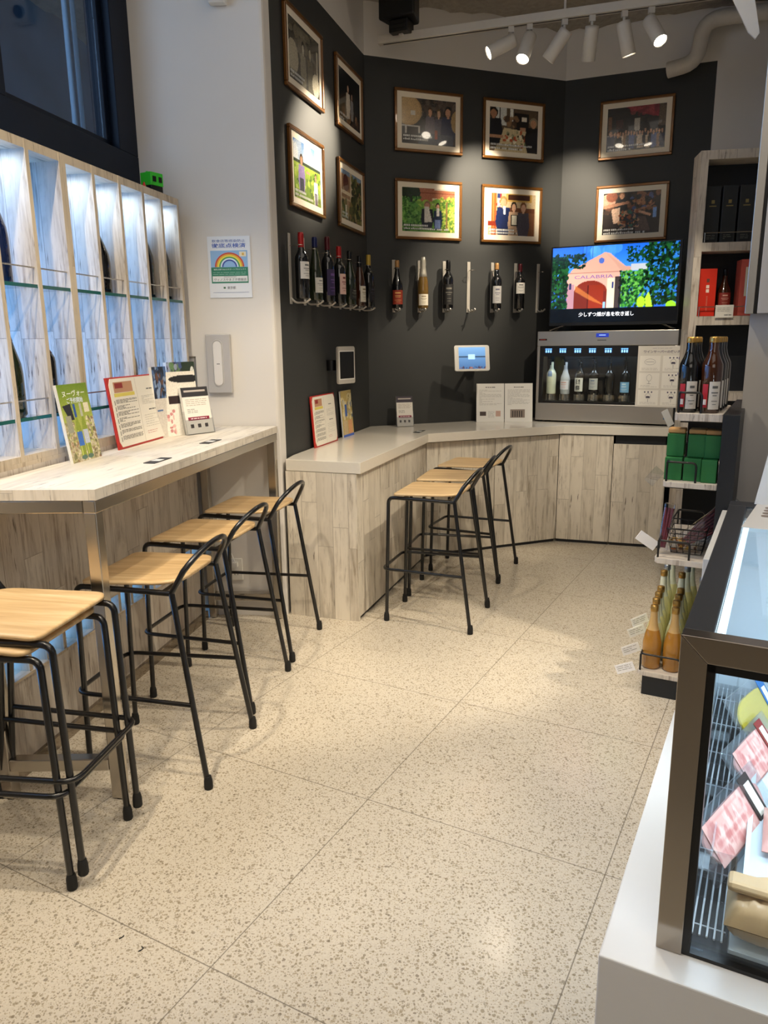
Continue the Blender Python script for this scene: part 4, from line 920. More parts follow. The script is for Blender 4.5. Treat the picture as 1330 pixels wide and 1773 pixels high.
for sx in (-1, 1): MB().box(MW/2+sx*.42-.02, MW/2+sx*.42+.02, .03, .2, 0, .012).build('foot', 'black', t)
m = MB(); m.rect(.41, .495, .592, .618, -.0012, '1c2c8a'); m.rect(.43, .475, .604, .608, -.0018, '9ab8ff'); m.build('display', 'screen', t)
m = MB(); m.box(.42, .48, -.001, 0, .570, .574); m.build('card_slot', 'black', t)
m = MB(); m.rect(.012, .07, .573, .585, -.0008, '1a1210'); m.rect(.02, .06, .577, .581, -.0014, 'b03a2a'); m.build('badge', 'print', t)
m = MB(); m.rect(MW-.062, MW-.042, .045, .065, -.0008, '3a6a9a'); m.rect(MW-.057, MW-.047, .053, .058, -.0014, 'e0e8f0'); m.build('sticker', 'print', t)
fr = [.088, .195, .305, .412, .525, .64]
for k, f in enumerate(fr):
    x = f*MW; m = MB(); m.c = srgb('2a4a9c'); m.rect(x-.026, x+.026, .487, .519, .0030, '1c3058')
    for q in (-1, 0, 1): m.rect(x+q*.016-.005, x+q*.016+.005, .489, .506, .0024, '8fd0ff'); m.rect(x+q*.016-.007, x+q*.016+.007, .510, .517, .0024, '6ab0ff')
    m.build('level_display', 'screen', t)
    m = MB(); m.lathe([(.006, .40), (.006, .46)], 10, (x, .07)); m.box(x-.008, x+.008, .03, .08, .425, .44); m.build('spout', 'black', t)
    m = MB(); m.lathe([(.042, .15), (.042, .195)], 20, (x, .11)); m.build('bottle_lift', 'steel', t)
db = [('pale green sake bottle with a slanted blue tag, first from left in the dispenser', 'bottle_pale', 'sake', ('7fa0d0', .55, .72, 'dfe8f4', .5)), ('clear bottle with a pale pink-marked label, second in the dispenser', 'bottle_clear', 'burgundy', ('dcdce4', .14, .42, 'd08a7a', 1.1)),
      ('dark bottle with a white label and black brush characters, third in the dispenser', 'bottle_dark', 'sake', None), ('dark bottle with a grey and cream label, fourth in the dispenser', 'bottle_dark', 'bordeaux', ('b4b4b0', .15, .50, '5a6a8a', 1.1)),
      ('dark unlabelled bottle, fifth in the dispenser', 'bottle_dark', 'bordeaux', None), ('dark bottle with a pale blue label, rightmost visible in the dispenser', 'bottle_dark', 'bordeaux', ('7ab0d8', .08, .40, 'dfeaf4', 1.1))]
for k, f in enumerate(fr):
    v = Matrix.Rotation(MA, 4, 'Z') @ Vector((f*MW, .11, 0)); lb, gl, kd, lab = db[k]
    bt = bottle((MO.x+v.x, MO.y+v.y, ZC+.197), lb, kd, .225, .034, .013, gl, None, .8, lab, MA-.15, 'bottles inside the wine dispenser')
    if k == 2:
        m = MB(); m.c = srgb('dad8d0'); n = 12; vs = []; fs = []
        for i in range(n+1):
            a = -math.pi/2+1.0*(2*i/n-1)
            for zz in (.02, .115): vs.append((.0352*math.cos(a), .0352*math.sin(a), zz))
        for i in range(n): fs.append((2*i, 2*i+2, 2*i+3, 2*i+1))
        m.add(vs, fs, True); m.text('獺', .0, .088, .036, -.0365, .034, '16161a', bold=True); m.text('祭', .0, .045, .036, -.0365, .034, '16161a', bold=True); m.build('label', 'print', bt)
lp = Matrix.Rotation(MA, 4, 'Z') @ Vector((MW*.45, .06, 0)); area('dispenser_light', (MO.x+lp.x, MO.y+lp.y, ZC+.52), .6, .9, (.7, .85, 1), (MO.x+lp.x, MO.y+lp.y+.04, ZC), .04).rotation_euler[2] = MA
# instruction sheet
v = Matrix.Rotation(MA, 4, 'Z') @ Vector((.695, -.006, 0))
t = thing('instruction_sheet', 'white how-to sheet with six pictogram boxes taped to the dispenser', 'notice', (MO.x+v.x, MO.y+v.y, ZC+.128), MA)
m = MB(); m.c = srgb('d9d4ca'); W_, H_ = .305, .405; m.box(0, W_, 0, .002, 0, H_); y = -.0006
m.text('ワインサーバーの使い方', W_*.5, H_*.905, .019, y, W_*.76, '3a3560', bold=True); lines(m, W_*.3, W_*.7, H_*.965, H_*.955, 1, y, '8a8490', 2, .002)
for r_ in range(3):
    for c_ in range(2):
        x0 = W_*(.05+c_*.48); z1 = H_*(.84-r_*.28); w2, h2 = W_*.43, H_*.25
        m.rect(x0, x0+w2, z1-h2, z1, y, 'ece8df'); lines(m, x0+w2*.1, x0+w2*.9, z1-h2*.78, z1-h2*.95, 2, y-.0004, 'a8a29a', r_*3+c_, .0018); cx, cz = x0+w2*.5, z1-h2*.4
        def ring(cx, cz, rx, rz, col, w3=.0014):
            vs = []; fs = []
            for q in range(21):
                a = 2*math.pi*q/20
                for kk in (0, w3): vs.append((cx+(rx-kk)*math.cos(a), y-.0006, cz+(rz-kk)*math.sin(a)))
            for q in range(20): fs.append((2*q, 2*q+2, 2*q+3, 2*q+1))
            m.add(vs, fs, cols=[srgb(col)]*len(vs))
        if (r_, c_) == (0, 0): ring(cx, cz, w2*.27, h2*.2, '6a6674'); m.rect(cx-w2*.2, cx+w2*.2, cz-.001, cz+.001, y-.0006, '6a6674')
        elif (r_, c_) == (1, 0): ring(cx, cz+.008, w2*.13, h2*.22, '6a6670'); m.rect(cx-.001, cx+.001, cz-.03, cz-.012, y-.0006, '6a6670'); m.rect(cx-.012, cx+.012, cz-.032, cz-.030, y-.0006, '6a6670')
        else:
            ring(cx, cz, w2*.14, h2*.18, '6a6674'); m.rect(cx-.012, cx+.012, cz-.012, cz-.001, y-.0007, '2a2440'); m.rect(cx-.001, cx+.001, cz-.04, cz-.02, y-.0006, '6a6670')
            for q in (-1, 0, 1): m.rect(cx+q*.022-.004, cx+q*.022+.004, cz+.022, cz+.032, y-.0006, '4a4660')
for cz in (.80, .55):
    vs = [(W_*.91, y-.001, H_*cz)]+[(W_*.91+.019*math.cos(a), y-.001, H_*cz+.019*math.sin(a)) for a in [2*math.pi*q/24 for q in range(24)]]
    m.add(vs, [(0, q+1, (q+1) % 24+1) for q in range(24)], cols=[srgb('4a4694')]*25); lines(m, W_*.91-.011, W_*.91+.011, H_*cz+.004, H_*cz-.006, 2, y-.0014, 'b8b4e0', 3, .002)
m.build('notice_sheet', 'print', t)
# television
t = thing('television', 'flat television showing a winery building, on top of the wine dispenser', 'television', (MO.x, MO.y, ZC+MH+.002), MA)
x0, x1 = .065, .925; zb, zt = .035, .566
MB().box(x0, x1, .05, .085, zb, zt).build('bezel', 'black', t, bevel=.003); MB().box(x0+.15, x1-.15, .085, .13, zb+.04, zb+.3).build('rear_housing', 'black', t, bevel=.01)
for sx, dx in ((x0+.02, .09), (x1-.02, -.09)):
    m = MB(); m.tube([(sx+dx, .067, zb+.005), (sx, .0, .005)], .005, 8); m.tube([(sx+dx, .067, zb+.005), (sx, .14, .005)], .005, 8); m.build('stand_leg', 'steel_dark', t)
p = Pic(216, 98, '2a5fd0'); p.grad(0, .5, '1c63e8', '4aa0f4')
p.blobs(.2, .02, .6, .12, ['3a86f0', '5aa8f8'], 14, .05, 2, .5)
for x in (.25, .28, .33, .36): p.rect(x, 0, x+.003, .22, '2a3a6a', .7)
p.poly([(.17, .36), (.40, .14), (.43, .11), (.47, .13), (.60, .35), (.60, .42), (.15, .42)], 'd9a590'); p.poly([(.43, .11), (.58, .34), (.66, .36), (.66, .42), (.57, .42)], 'c99a86'); p.poly([(.64, .32), (.8, .32), (.8, .42), (.64, .42)], 'b9c0c8')
p.ell(.405, .24, .022, .045, '4a6ac0'); p.rect(.13, .42, .555, 1, 'd8aa98'); p.rect(.13, .415, .56, .43, '9c6a5e'); p.rect(.46, .52, .55, 1, 'dcd0b8'); p.rect(.13, .6, .19, 1, 'b08494')
p.ell(.325, .74, .135, .19, '7e2a1c'); p.rect(.19, .72, .46, 1, '6e2418'); p.rect(.3, .62, .31, 1, '4a140e'); p.rect(.31, .62, .43, 1, '8a2c18'); p.poly([(.2, .62), (.45, .96), (.32, .86), (.2, .72)], 'c87a3a', .7); p.rect(.43, .9, .45, 1, '8ab8e8')
p.rect(.495, .58, .51, .68, '2a3a78'); p.rect(.15, .58, .165, .68, '2a2a58')
p.blobs(0, .18, .13, 1, ['082412', '0f3a1a', '1f5a28', '06180c'], 420, .014, 3); p.blobs(.0, .12, .28, .34, ['0a2814', '123c1c', '071c0e'], 160, .011, 4); p.blobs(.56, .42, .82, .98, ['1f6424', '3f9034', '123c1a', '66b048', '0a2814'], 620, .013, 5)
p.blobs(.76, .0, 1, .95, ['071e0e', '0f361a', '051408', '1d5626', '0a2a14', '2a78c8'], 900, .014, 6); p.blobs(.6, .05, .8, .28, ['0a2814', '134020'], 140, .010, 7); p.rect(.52, .5, .57, 1, '160e14', .8)
p.ell(.73, .92, .032, .09, '9fd82c'); p.poly([(.76, .86), (.785, .76), (.80, .82), (.82, 1), (.77, 1)], 'a8e034'); p.ell(.96, .98, .04, .07, '8cd02c')
m = MB(); sx0, sx1 = x0+.008, x1-.008; sz1 = zt-.008; sz0 = zb+.022; zm = sz0+(sz1-sz0)*.185
m.rect(sx0, sx1, sz0, zm, .0485, '020408'); m.pic(p.a, sx0+.004, sx1-.012, zm, sz1, .0485); sw = sx1-sx0
m.text('少しずつ畑が息を吹き返し', sx0+sw*.455, sz0+.053, .030, .0478, .37, 'f2f6ff', bold=True)
m.text('CALABRIA', sx0+sw*.345, zm+(sz1-zm)*.51, .022, .0478, .26, '7a5a9c')
m.build('screen', 'screen', t)

# ------------------------------------------------------------------ white-wood bottle shelf on the right
UA = R(-10); UO = (1.893, 4.775)
t = thing('bottle_shelf_unit', 'tall whitewashed shelf unit holding boxed bottles right of the television', 'shelf', (UO[0], UO[1], 0), UA)
UW = .62
for x0, x1 in ((0, .045), (UW-.045, UW)): MB().box(x0, x1, 0, .19, 0, 2.49).build('side_panel', 'wash', t)
for z0, z1 in ((2.44, 2.49), (1.925, 1.975), (1.492, 1.545), (1.03, 1.08), (.5, .55)): MB().box(.0455, UW-.0455, .001, .19, z0, z1).build('shelf', 'wash', t)
MB().box(.0455, UW-.0455, .175, .189, .0, 2.44).build('back_panel', 'darkpanel', t)
for z in (2.03, 1.60):
    m = MB(); m.tube([(.05, -.004, z), (UW-.05, -.004, z)], .003, 8); m.tube([(.055, -.004, z-.055), (.055, -.004, z)], .003, 8); m.build('guard_rail', 'steel', t)
def uat(x, y, z): v = Matrix.Rotation(UA, 4, 'Z') @ Vector((x, y, 0)); return (UO[0]+v.x, UO[1]+v.y, z)
for k, nm in enumerate(('left', 'second', 'third', 'fourth', 'fifth')):
    b_ = thing('gift_box', f'dark charcoal liquor box with a gold crest, {"leftmost" if k==0 else nm+" from the left"} on the top shelf', 'box', uat(.098+.096*k, .09, 1.976), UA, 'charcoal liquor boxes on the top shelf')
    MB().box(-.042, .042, -.042, .042, 0, .325).build('carton', 'dark_box', b_, bevel=.002)
    m = MB(); m.rect(-.009, .009, .225, .245, -.0428, '8a7a4a'); m.rect(-.02, .02, .208, .214, -.0428, '8a7a4a'); m.rect(-.03, .03, .0, .062, -.0428, '1c1f20'); lines(m, -.024, .024, .05, .02, 3, -.0434, '8c8c80', k, .002); m.build('printed_marks', 'print', b_)
b_ = thing('gift_box', 'bright vermilion bottle box on the middle shelf', 'box', uat(.10, .07, 1.546), UA)
MB().box(-.05, .05, -.05, .05, 0, .28).build('carton', 'red_box', b_, bevel=.002)
m = MB(); m.rect(-.008, .008, .20, .222, -.051, '6a3a30'); m.rect(-.009, .009, .165, .184, -.051, 'f0d8c8'); m.rect(-.009, .009, .140, .160, -.051, 'f0d8c8'); lines(m, -.004, .004, .12, .03, 12, -.051, 'e08a70', 3, .003); m.build('printed_marks', 'print', b_)
b_ = thing('gift_box', 'salmon red bottle box with a cream calligraphy label on the middle shelf', 'box', uat(.36, .08, 1.546), UA)
MB().box(-.075, .075, -.055, .055, 0, .33).build('carton', 'pink_box', b_, bevel=.002)
m = MB(); m.rect(-.048, .055, .115, .285, -.0558, 'e4dcc4'); m.text('獺', .0, .25, .045, -.0564, .045, '14120f', bold=True); m.text('祭', .0, .20, .045, -.0564, .045, '14120f', bold=True); m.text('梅', 0, .162, .02, -.0564, .02, '5a5448'); m.text('酒', 0, .138, .02, -.0564, .02, '5a5448'); m.build('printed_marks', 'print', b_)
bottle(uat(.215, .10, 1.546), 'dark amber liqueur bottle between the two red boxes', 'burgundy', .28, .042, .014, 'bottle_amber', 'foil_black', .86, ('8a2a20', .2, .5, 'd8a890', .9), UA)
for k, x in enumerate((.20, .42)):
    b_ = thing('price_card', ('left' if k == 0 else 'right')+' white price card hanging from the middle shelf rail', 'price card', uat(x, -.012, 1.535), UA)
    m = MB(); m.c = srgb('dcd8ce'); m.box(-.052, .052, -.001, .001, 0, .075); lines(m, -.042, .03, .062, .035, 3, -.0016, '8a8680', k, .0022); lines(m, .0, .042, .02, .012, 1, -.0016, '3a3a3a', k+5, .004); m.build('card', 'print', b_)

# ------------------------------------------------------------------ aisle display rack (gondola)
E1 = Vector((.883, -.469, 0)); E2 = Vector((.469, .883, 0)); GA = math.atan2(E1.y, E1.x); GO = Vector((1.043, 2.819, 0))
def gat(x, y, z, O=GO): v = O+E1*x+E2*y; return (v.x, v.y, z)
t = thing('display_rack', 'black aisle rack with four whitewashed trays beside the glass case', 'rack', (GO.x, GO.y, 0), GA)
GL = .78
MB().box(.212, .268, 0, GL, 0, 1.145).build('spine_panel', 'darkpanel', t, bevel=.001)
MB().box(-.005, .212, .01, GL-.01, 0.0, .082).build('base', 'darkpanel', t, bevel=.002)
lev = [(-.027, .084, .104, .07), (.010, .562, .585, .068), (.020, .866, .887, .075), (.045, 1.118, 1.147, .075)]
for k, (x0, z0, z1, hr) in enumerate(lev):
    yl = GL if k < 1 else (.62 if k < 3 else .42)
    s_ = MB().prism([(x0+.012, 0), (.211, 0), (.211, yl), (x0+.012, yl), (x0, yl-.02), (x0, .02)], z0, z1).build('tray', 'wash', t, bevel=.002)
    MB().box(x0+.02, .21, .03, yl-.02, z0-.008, z0-.001).build('tray_support', 'black', t)
    q = x0+.012; hh = z1+hr; rx = .135
    m = MB(); m.tube([(rx, .010, z1), (rx, .010, hh), (q, .010, hh), (q, yl-.012, hh), (rx, yl-.012, hh), (rx, yl-.012, z1)], .0042, 8, bend=.018)
    for yy in (.010, yl-.012): m.tube([(q, yy, z1), (q, yy, hh)], .0042, 8)
    m.build('guard_rail', 'wire_black', t)
# bottles on the bottom tray
g1 = 'brown juice bottles at the near end of the lowest tray'; g2 = 'pale juice bottles on the lowest tray'
def juice(x, y, z, label, brown, h=.262, cap='gold', group=None, r=.0365):
    bt = thing('juice_bottle', label, 'bottle', gat(x, y, z), GA, group); pr = profile('juice', h, r, .0135)
    cut = h*.62; lo = [(a, b) for a, b in pr if b <= cut]+[(rad_at(pr, cut), cut)]; hi = [(rad_at(pr, cut), cut)]+[(a, b) for a, b in pr if b > cut]
    m = MB(); m.lathe(lo, 22, m=0); m.lathe(hi, 22, m=1); m.build('glass_body', (['juice', 'neck_juice'] if brown else ['juice_pale', 'bottle_pale']), bt)
    MB().lathe([(.0148, h-.022), (.0155, h-.020), (.0152, h+.001), (.013, h+.003), (.0001, h+.0032)], 20).build('cap', cap, bt)
juice(.018, .062, .105, 'left brown juice bottle in the front row of the lowest tray', True, group=g1)
juice(.098, .066, .105, 'right brown juice bottle in the front row of the lowest tray', True, group=g1)
rows_ = ['second', 'third', 'fourth']
for k in range(3):
    juice(.012-.003*k, .152+.085*k, .105, f'pale juice bottle in the {rows_[k]} row of the left column, lowest tray', False, group=g2)
    juice(.090-.002*k, .156+.085*k, .105, f'pale juice bottle in the {rows_[k]} row of the second column, lowest tray', False, group=g2)
    juice(.168, .10+.085*k, .105, f'pale juice bottle in the {["first","second","third"][k]} place of the column beside the spine panel', False, group=g2)
for k, (x, y, c_) in enumerate(((-.0, .44, 'gold'), (.075, .44, 'gold'), (.0, .54, 'silver'), (.01, .64, 'silver'), (.085, .55, 'silver'), (.095, .65, 'silver'), (.165, .40, 'silver'), (.17, .50, 'silver'), (.17, .62, 'silver'))):
    juice(x, y, .105, ['gold-capped tall clear-necked bottle at the aisle side behind the front rows', 'gold-capped tall bottle second from the aisle behind the front rows', 'silver-capped pale bottle at the aisle side, second last row', 'silver-capped pale bottle at the aisle side, last row',
          'silver-capped pale bottle in the middle, second last row', 'silver-capped pale bottle in the middle, last row', 'silver-capped pale bottle beside the spine panel, before the last rows', 'silver-capped pale bottle beside the spine panel, second last row', 'silver-capped pale bottle beside the spine panel, last row'][k], False, .30, c_, 'taller juice bottles at the back of the lowest tray')
# price tags on the aisle side
for k, (y, z, a) in enumerate(((.04, .085, -30), (.15, .13, -18), (.27, .17, -12), (.33, .20, -8))):
    b_ = thing('price_tag', 'white price tag on the lowest tray, '+('nearest the camera', 'second from the near end', 'third from the near end', 'farthest back')[k], 'price tag', gat(-.036, y, z), GA+R(40+a))
    m = MB(); m.c = srgb('fbfafa'); m.box(-.075, 0, -.001, .001, 0, .04, T=Matrix.Rotation(R(-22), 4, 'Y')); lines(m, -.068, -.01, .035, .01, 3, -.0016, '8a8880', k, .0018, T=Matrix.Rotation(R(-22), 4, 'Y')); m.build('tag', 'print', b_)
b_ = thing('price_tag', 'white price tag hanging off the tray of dried meat packs', 'price tag', gat(-.002, .04, .60), GA+R(30)); m = MB(); m.c = srgb('fbfafa'); m.box(-.09, 0, -.001, .001, 0, .04, T=Matrix.Rotation(R(35), 4, 'Y')); m.build('tag', 'print', b_)
b_ = thing('price_tag', 'clear-sleeved price tag on the tray of green boxes', 'price tag', gat(.01, .12, .90), GA+R(30)); m = MB(); m.c = srgb('b6b4ac'); m.box(-.07, 0, -.001, .001, 0, .045, T=Matrix.Rotation(R(-50), 4, 'Y')); m.build('tag', 'acrylic', b_)
b_ = thing('price_tag', 'white price tag on the top tray of dark bottles', 'price tag', gat(.040, .06, 1.10), GA+R(30)); m = MB(); m.c = srgb('c6c4bc'); m.box(-.026, 0, -.001, .001, 0, .065, T=Matrix.Rotation(R(-28), 4, 'Y')); m.build('tag', 'print', b_)
# green boxes
gb = [(.050, .075, 0, 'lower row left'), (.118, .075, 0, 'lower row middle'), (.178, .060, 0, 'lower row right'), (.050, .10, 1, 'upper row left'), (.125, .10, 1, 'upper row middle'), (.182, .09, 1, 'upper row right')]
for x, y, lv, nm in gb:
    b_ = thing('card_box', f'green card box with kraft flap, {nm} of the stack on the second tray', 'box', gat(x, y, .888+lv*.088), GA, 'green boxes on the second tray')
    w2 = .031 if x < .17 else .027
    MB().box(-w2, w2, -.035, .035, 0, .086).build('carton', 'green_box', b_, bevel=.002)
    if lv: m = MB(); m.box(-w2, w2, -.028, .040, .087, .105); m.build('kraft_flap', 'kraft', b_, bevel=.005)
# dried meat packs in a wire basket
b_ = thing('wire_basket', 'small black wire basket of snack packs on the third tray', 'basket', gat(.115, .16, .586), GA)
m = MB()
for k in range(6):
    z = .004+.02*k; s2 = .055+.0035*k; m.tube([(-s2, -s2*1.3, z), (s2, -s2*1.3, z), (s2, s2*1.3, z), (-s2, s2*1.3, z)], .0013 if k < 5 else .0028, 6, closed=True, bend=.01)
for k in range(6):
    f = -1+2*k/5
    for a_, b2 in (((f*.055, -.0715, .004), (f*.0725, -.094, .104)), ((f*.055, .0715, .004), (f*.0725, .094, .104)), ((-.055, f*.0715, .004), (-.0725, f*.094, .104)), ((.055, f*.0715, .004), (.0725, f*.094, .104))): m.tube([a_, b2], .0013, 6)
    m.tube([(f*.055, -.0715, .004), (f*.055, .0715, .004)], .0013, 6)
m.build('wire_frame', 'wire_black', b_)
for k in range(3):
    b_ = thing('snack_pack', ('upright reddish dried meat stick pack at the aisle side', 'fanned dark red dried meat pack leaning right in the basket', 'second fanned dried meat pack behind the front one')[k], 'snack pack', gat((.03, .10, .14)[k], (.06, .13, .18)[k], (.60, .62, .63)[k]), GA, 'dried meat packs on the third tray')
    T_ = Matrix.Rotation(R((4, 48, 40)[k]), 4, 'Y') @ Matrix.Rotation(R(-14), 4, 'X')
    m = MB(); g = random.Random(k)
    for q in range(7 if k else 3): x = -.024+.008*q if k else -.008+.008*q; m.tube([(x*.5, g.uniform(-.004, .004), .012), (x*1.2, g.uniform(-.006, .006), .10), (x*1.6, 0, .20 if k else .17)], .0056, 6, T=T_)
    m.build('meat_stick', 'purple_pack', b_)
    w2 = .04 if k else .02; MB().box(-w2, w2, -.010, .010, 0, .22 if k else .19, T=T_).build('clear_wrap', 'wrap', b_, bevel=.006)
p = Pic(40, 30, 'c9b89c'); p.blobs(0, 0, 1, 1, ['b0602c', 'd8a848', 'e8dcc8', '6a3a1c', 'd8c8b0'], 60, .12, 5)
b_ = thing('snack_pouch', 'flat printed snack pouch lying in the bottom of the basket', 'snack pack', gat(.105, .12, .597), GA+.3)
m = MB(); m.pic(p.a, -.05, .05, -.035, .035, 0, T=Matrix.Rotation(R(-60), 4, 'X') @ Matrix.Translation((0, -.004, .03))); m.c = (.5, .4, .3); m.box(-.05, .05, .0, .012, -.035, .035, T=Matrix.Rotation(R(-60), 4, 'X') @ Matrix.Translation((0, -.003, .03))); m.build('pouch', 'print', b_)
# dark bottles on the top tray
sk = [(.080, .055), (.158, .055), (.085, .135), (.163, .135), (.085, .215), (.165, .215), (.168, .30)]
sl = ['front left', 'front right', 'second row left', 'second row right', 'third row left', 'third row right', 'rearmost']
for k, (x, y) in enumerate(sk):
    bt = bottle(gat(x, y, 1.148), f'gold-capped dark bottle with red and white label, {sl[k]} on the top tray', 'sake', .272, .0365, .0165, 'bottle_dark' if k != 1 else 'bottle_amber', 'gold', .93,
           ('cfcac2', .05, .42, '5a5a5a', .55), GA+.5, 'dark sake bottles on the top tray', 'sake_bottle', 'cap')
    m = MB(); vs = []; fs = []
    for i in range(5):
        a = -math.pi/2-.66-.55*i/4
        for zz in (.02, .105): vs.append((.0377*math.cos(a), .0377*math.sin(a), zz))
    for i in range(4): fs.append((2*i+2, 2*i, 2*i+1, 2*i+3))
    m.add(vs, fs, True, cols=[srgb('b01c24')]*10); vs2 = []; 
    for i in range(4):
        a = -math.pi/2-.75-.35*i/3
        for zz in (.03, .05): vs2.append((.0382*math.cos(a), .0382*math.sin(a), zz))
    m.add(vs2, [(2*i+2, 2*i, 2*i+1, 2*i+3) for i in range(3)], True, cols=[srgb('e8dcd8')]*8); m.build('side_label', 'print', bt)

# ------------------------------------------------------------------ white service counter, pillar, grey panel
BO = GO+Vector((0, 0, 0)); BO = Vector((.914, 2.068, 0))
t = tag(MB().box(0, .60, 0, .705, 0, .80).build('service_counter', 'marble', None, (BO.x, BO.y, 0), GA, bevel=.002), 'white stone service counter between the glass case and the grey pillar', 'counter')
PO = Vector((1.372, 2.925, 0))
PO2 = PO+E1*.014+E2*.065
struct(MB().box(0, .9, 0, .5, 0, 3.8).build('wall_pillar', 'pillar', None, (PO2.x, PO2.y, 0), GA))
PO3 = PO2-E1*.018-E2*.02
t = thing('wall_panel', 'grey sliding panel with a black edge, on the face of the grey pillar', 'panel', (PO3.x-.0, PO3.y, 1.505), GA); MB().box(0, .030, -.03, .019, 0, 1.2).build('edge_strip', 'steel_soft', t, bevel=.002)
MB().box(.0305, .042, -.022, .019, 0, 1.2).build('black_gasket', 'black', t); MB().box(.0425, .6, -.03, .019, 0, 1.2).build('panel_face', 'pillar', t, bevel=.002)

# ------------------------------------------------------------------ glass refrigerated case in the foreground
O = Vector((.413, .983, 0)); CW, CL = .80, .995; CZ0, CZ1 = .5, 1.015
t = tag(MB().box(-.075, CW+.1, -.056, CL+.05, 0, CZ0).build('case_plinth', 'marble', None, (O.x, O.y, 0), GA, bevel=.0025), 'white marble plinth under the refrigerated glass case', 'plinth')
t = thing('refrigerated_case', 'steel-framed glass refrigerated case of cured meats in the right foreground', 'display case', (O.x, O.y, CZ0+.0005), GA)
h = CZ1-CZ0; sw = .037
m = MB(); m.prismy([(0, 0), (sw, 0), (sw, h-sw), (0, h)], 0, .03); m.prismy([(0, h), (sw, h-sw), (CW-sw, h-sw), (CW, h)], 0, .03); m.box(CW-sw, CW, 0, .03, 0, h-sw)
m.build('front_frame', 'steel_dark', t, bevel=.0012)
m = MB(); m.box(sw, sw+.011, .004, .03, .006, h-sw-.002); m.box(sw, CW-sw, .004, .03, h-sw-.013, h-sw-.002); m.box(sw, CW-sw, .004, .03, .0, .006); m.build('black_gasket', 'black', t)
MB().box(sw+.011, CW-sw, .014, .018, .007, h-sw-.014).build('front_glass', 'glass_case', t)
m = MB(); m.box(0, .040, .031, CL, h-.03, h-.001); m.box(CW-.04, CW, .031, CL, h-.03, h-.001); m.box(.0, CW, CL-.06, CL, h-.03, h); m.build('top_rim', 'darkpanel', t, bevel=.002)
m = MB(); m.box(.0, .006, .031, CL, .0, h-.03); m.build('left_side', 'darkpanel', t)
MB().box(.041, CW-.041, .031, CL-.061, h-.008, h-.003).build('top_glass', 'glass_case', t)
m = MB(); m.box(.006, CW-.006, CL-.02, CL-.005, .0, h-.031); m.box(CW-.02, CW-.006, .031, CL-.02, 0, h-.031); m.box(.10, CW-.02, .031, CL-.02, .0, .012); m.build('inner_liner', 'case_white', t)
m = MB(); m.box(.007, .012, .031, CL-.02, .0, h-.032); m.build('side_liner', 'case_white', t)
m = MB()
for k in range(8): x = .016+.0105*k; m.tube([(x, .034, .018), (x, CL-.03, .018)], .0018, 6)
for k in range(7): y = .06+.14*k; m.tube([(.012, y, .0155), (.094, y, .0155)], .0014, 6)
m.build('wire_grille', 'wire_white', t)
MB().box(.012, .098, .031, CL-.02, .0, .004).build('drain_well', 'darkpanel', t)
m = MB(); m.box(.11, CW-.03, .10, CL-.03, .03, .045, T=Matrix.Rotation(R(0), 4, 'X')); m.box(.11, .118, .10, CL-.03, .012, .06); m.build('product_deck', 'case_white', t)
m = MB()
for k in range(4):
    y = .12+.22*k; m.box(.014, .10, y, y+.003, .02, .11); m.box(.060, .063, y, y+.10, .02, .10); m.box(.02, .06, y-.02, y+.02, .085, .089)
m.build('acrylic_divider', 'acrylic', t)
m = MB(); m.box(.016, .05, .05, CL-.05, h-.05, h-.038); m.build('led_strip', 'ledwhite', t)
def cat_(x, y, z): v = O+E1*x+E2*y; return (v.x, v.y, z)
area('case_light_left', cat_(.028, .5, CZ1-.058), .03, 3.2, (.74, .88, 1), cat_(.20, .5, .5), .85).rotation_euler
area('case_light_right', cat_(CW-.04, .5, CZ1-.058), .03, 5, (.78, .9, 1), cat_(.3, .5, .5), .85)
area('case_light_front', cat_(.40, .045, CZ1-.055), .6, 2.6, (.78, .9, 1), cat_(.40, .35, .5), .02)
# goods in the case
def blob_bag(name, label, x, y, z, w_, d_, hh, mt, rot, sx=0, extra=None, group=None, part='pouch'):
    b_ = thing(name, label, 'food pack', cat_(x, y, z), GA+rot, group)
    n, k2 = 22, 16; vs = []; g = np.random.default_rng(int(x*1000+y*77)); nz = g.normal(0, 1, (k2+1, n+1))
    nz = (nz+np.roll(nz, 1, 0)+np.roll(nz, 1, 1))/3
    for side in (1, -1):
        for j in range(k2+1):
            for i in range(n+1):
                u, v = i/n, j/k2; e = (max(0, 1-(2*u-1)**6)*max(0, 1-(2*v-1)**4))**.6
                vs.append(((u-.5)*w_, (v-.5)*d_, hh*.5+side*(hh*.5*e*(1+.14*nz[j, i])+.0006)))
    fs = []
    for q in range(2):
        o2 = q*(k2+1)*(n+1)
        for j in range(k2):
            for i in range(n):
                f = (o2+j*(n+1)+i, o2+j*(n+1)+i+1, o2+(j+1)*(n+1)+i+1, o2+(j+1)*(n+1)+i); fs.append(f if q == 0 else f[::-1])
    m = MB(); m.add(vs, fs, True, T=Matrix.Rotation(sx, 4, 'X')); m.build(part, mt, b_)
    return b_
b_ = blob_bag('bread_bag', 'folded tan paper bag in clear wrap at the front of the glass case', .175, .085, .520, .17, .10, .075, 'bag_tan', 0, R(6))
MB().box(-.086, .086, -.052, .0, .066, .082, T=Matrix.Rotation(R(-14), 4, 'X')).build('folded_top', 'bag_tan', b_, bevel=.007)
MB().box(-.02, .05, -.0535, -.02, .055, .085).build('clear_label', 'wrap', b_, bevel=.006)
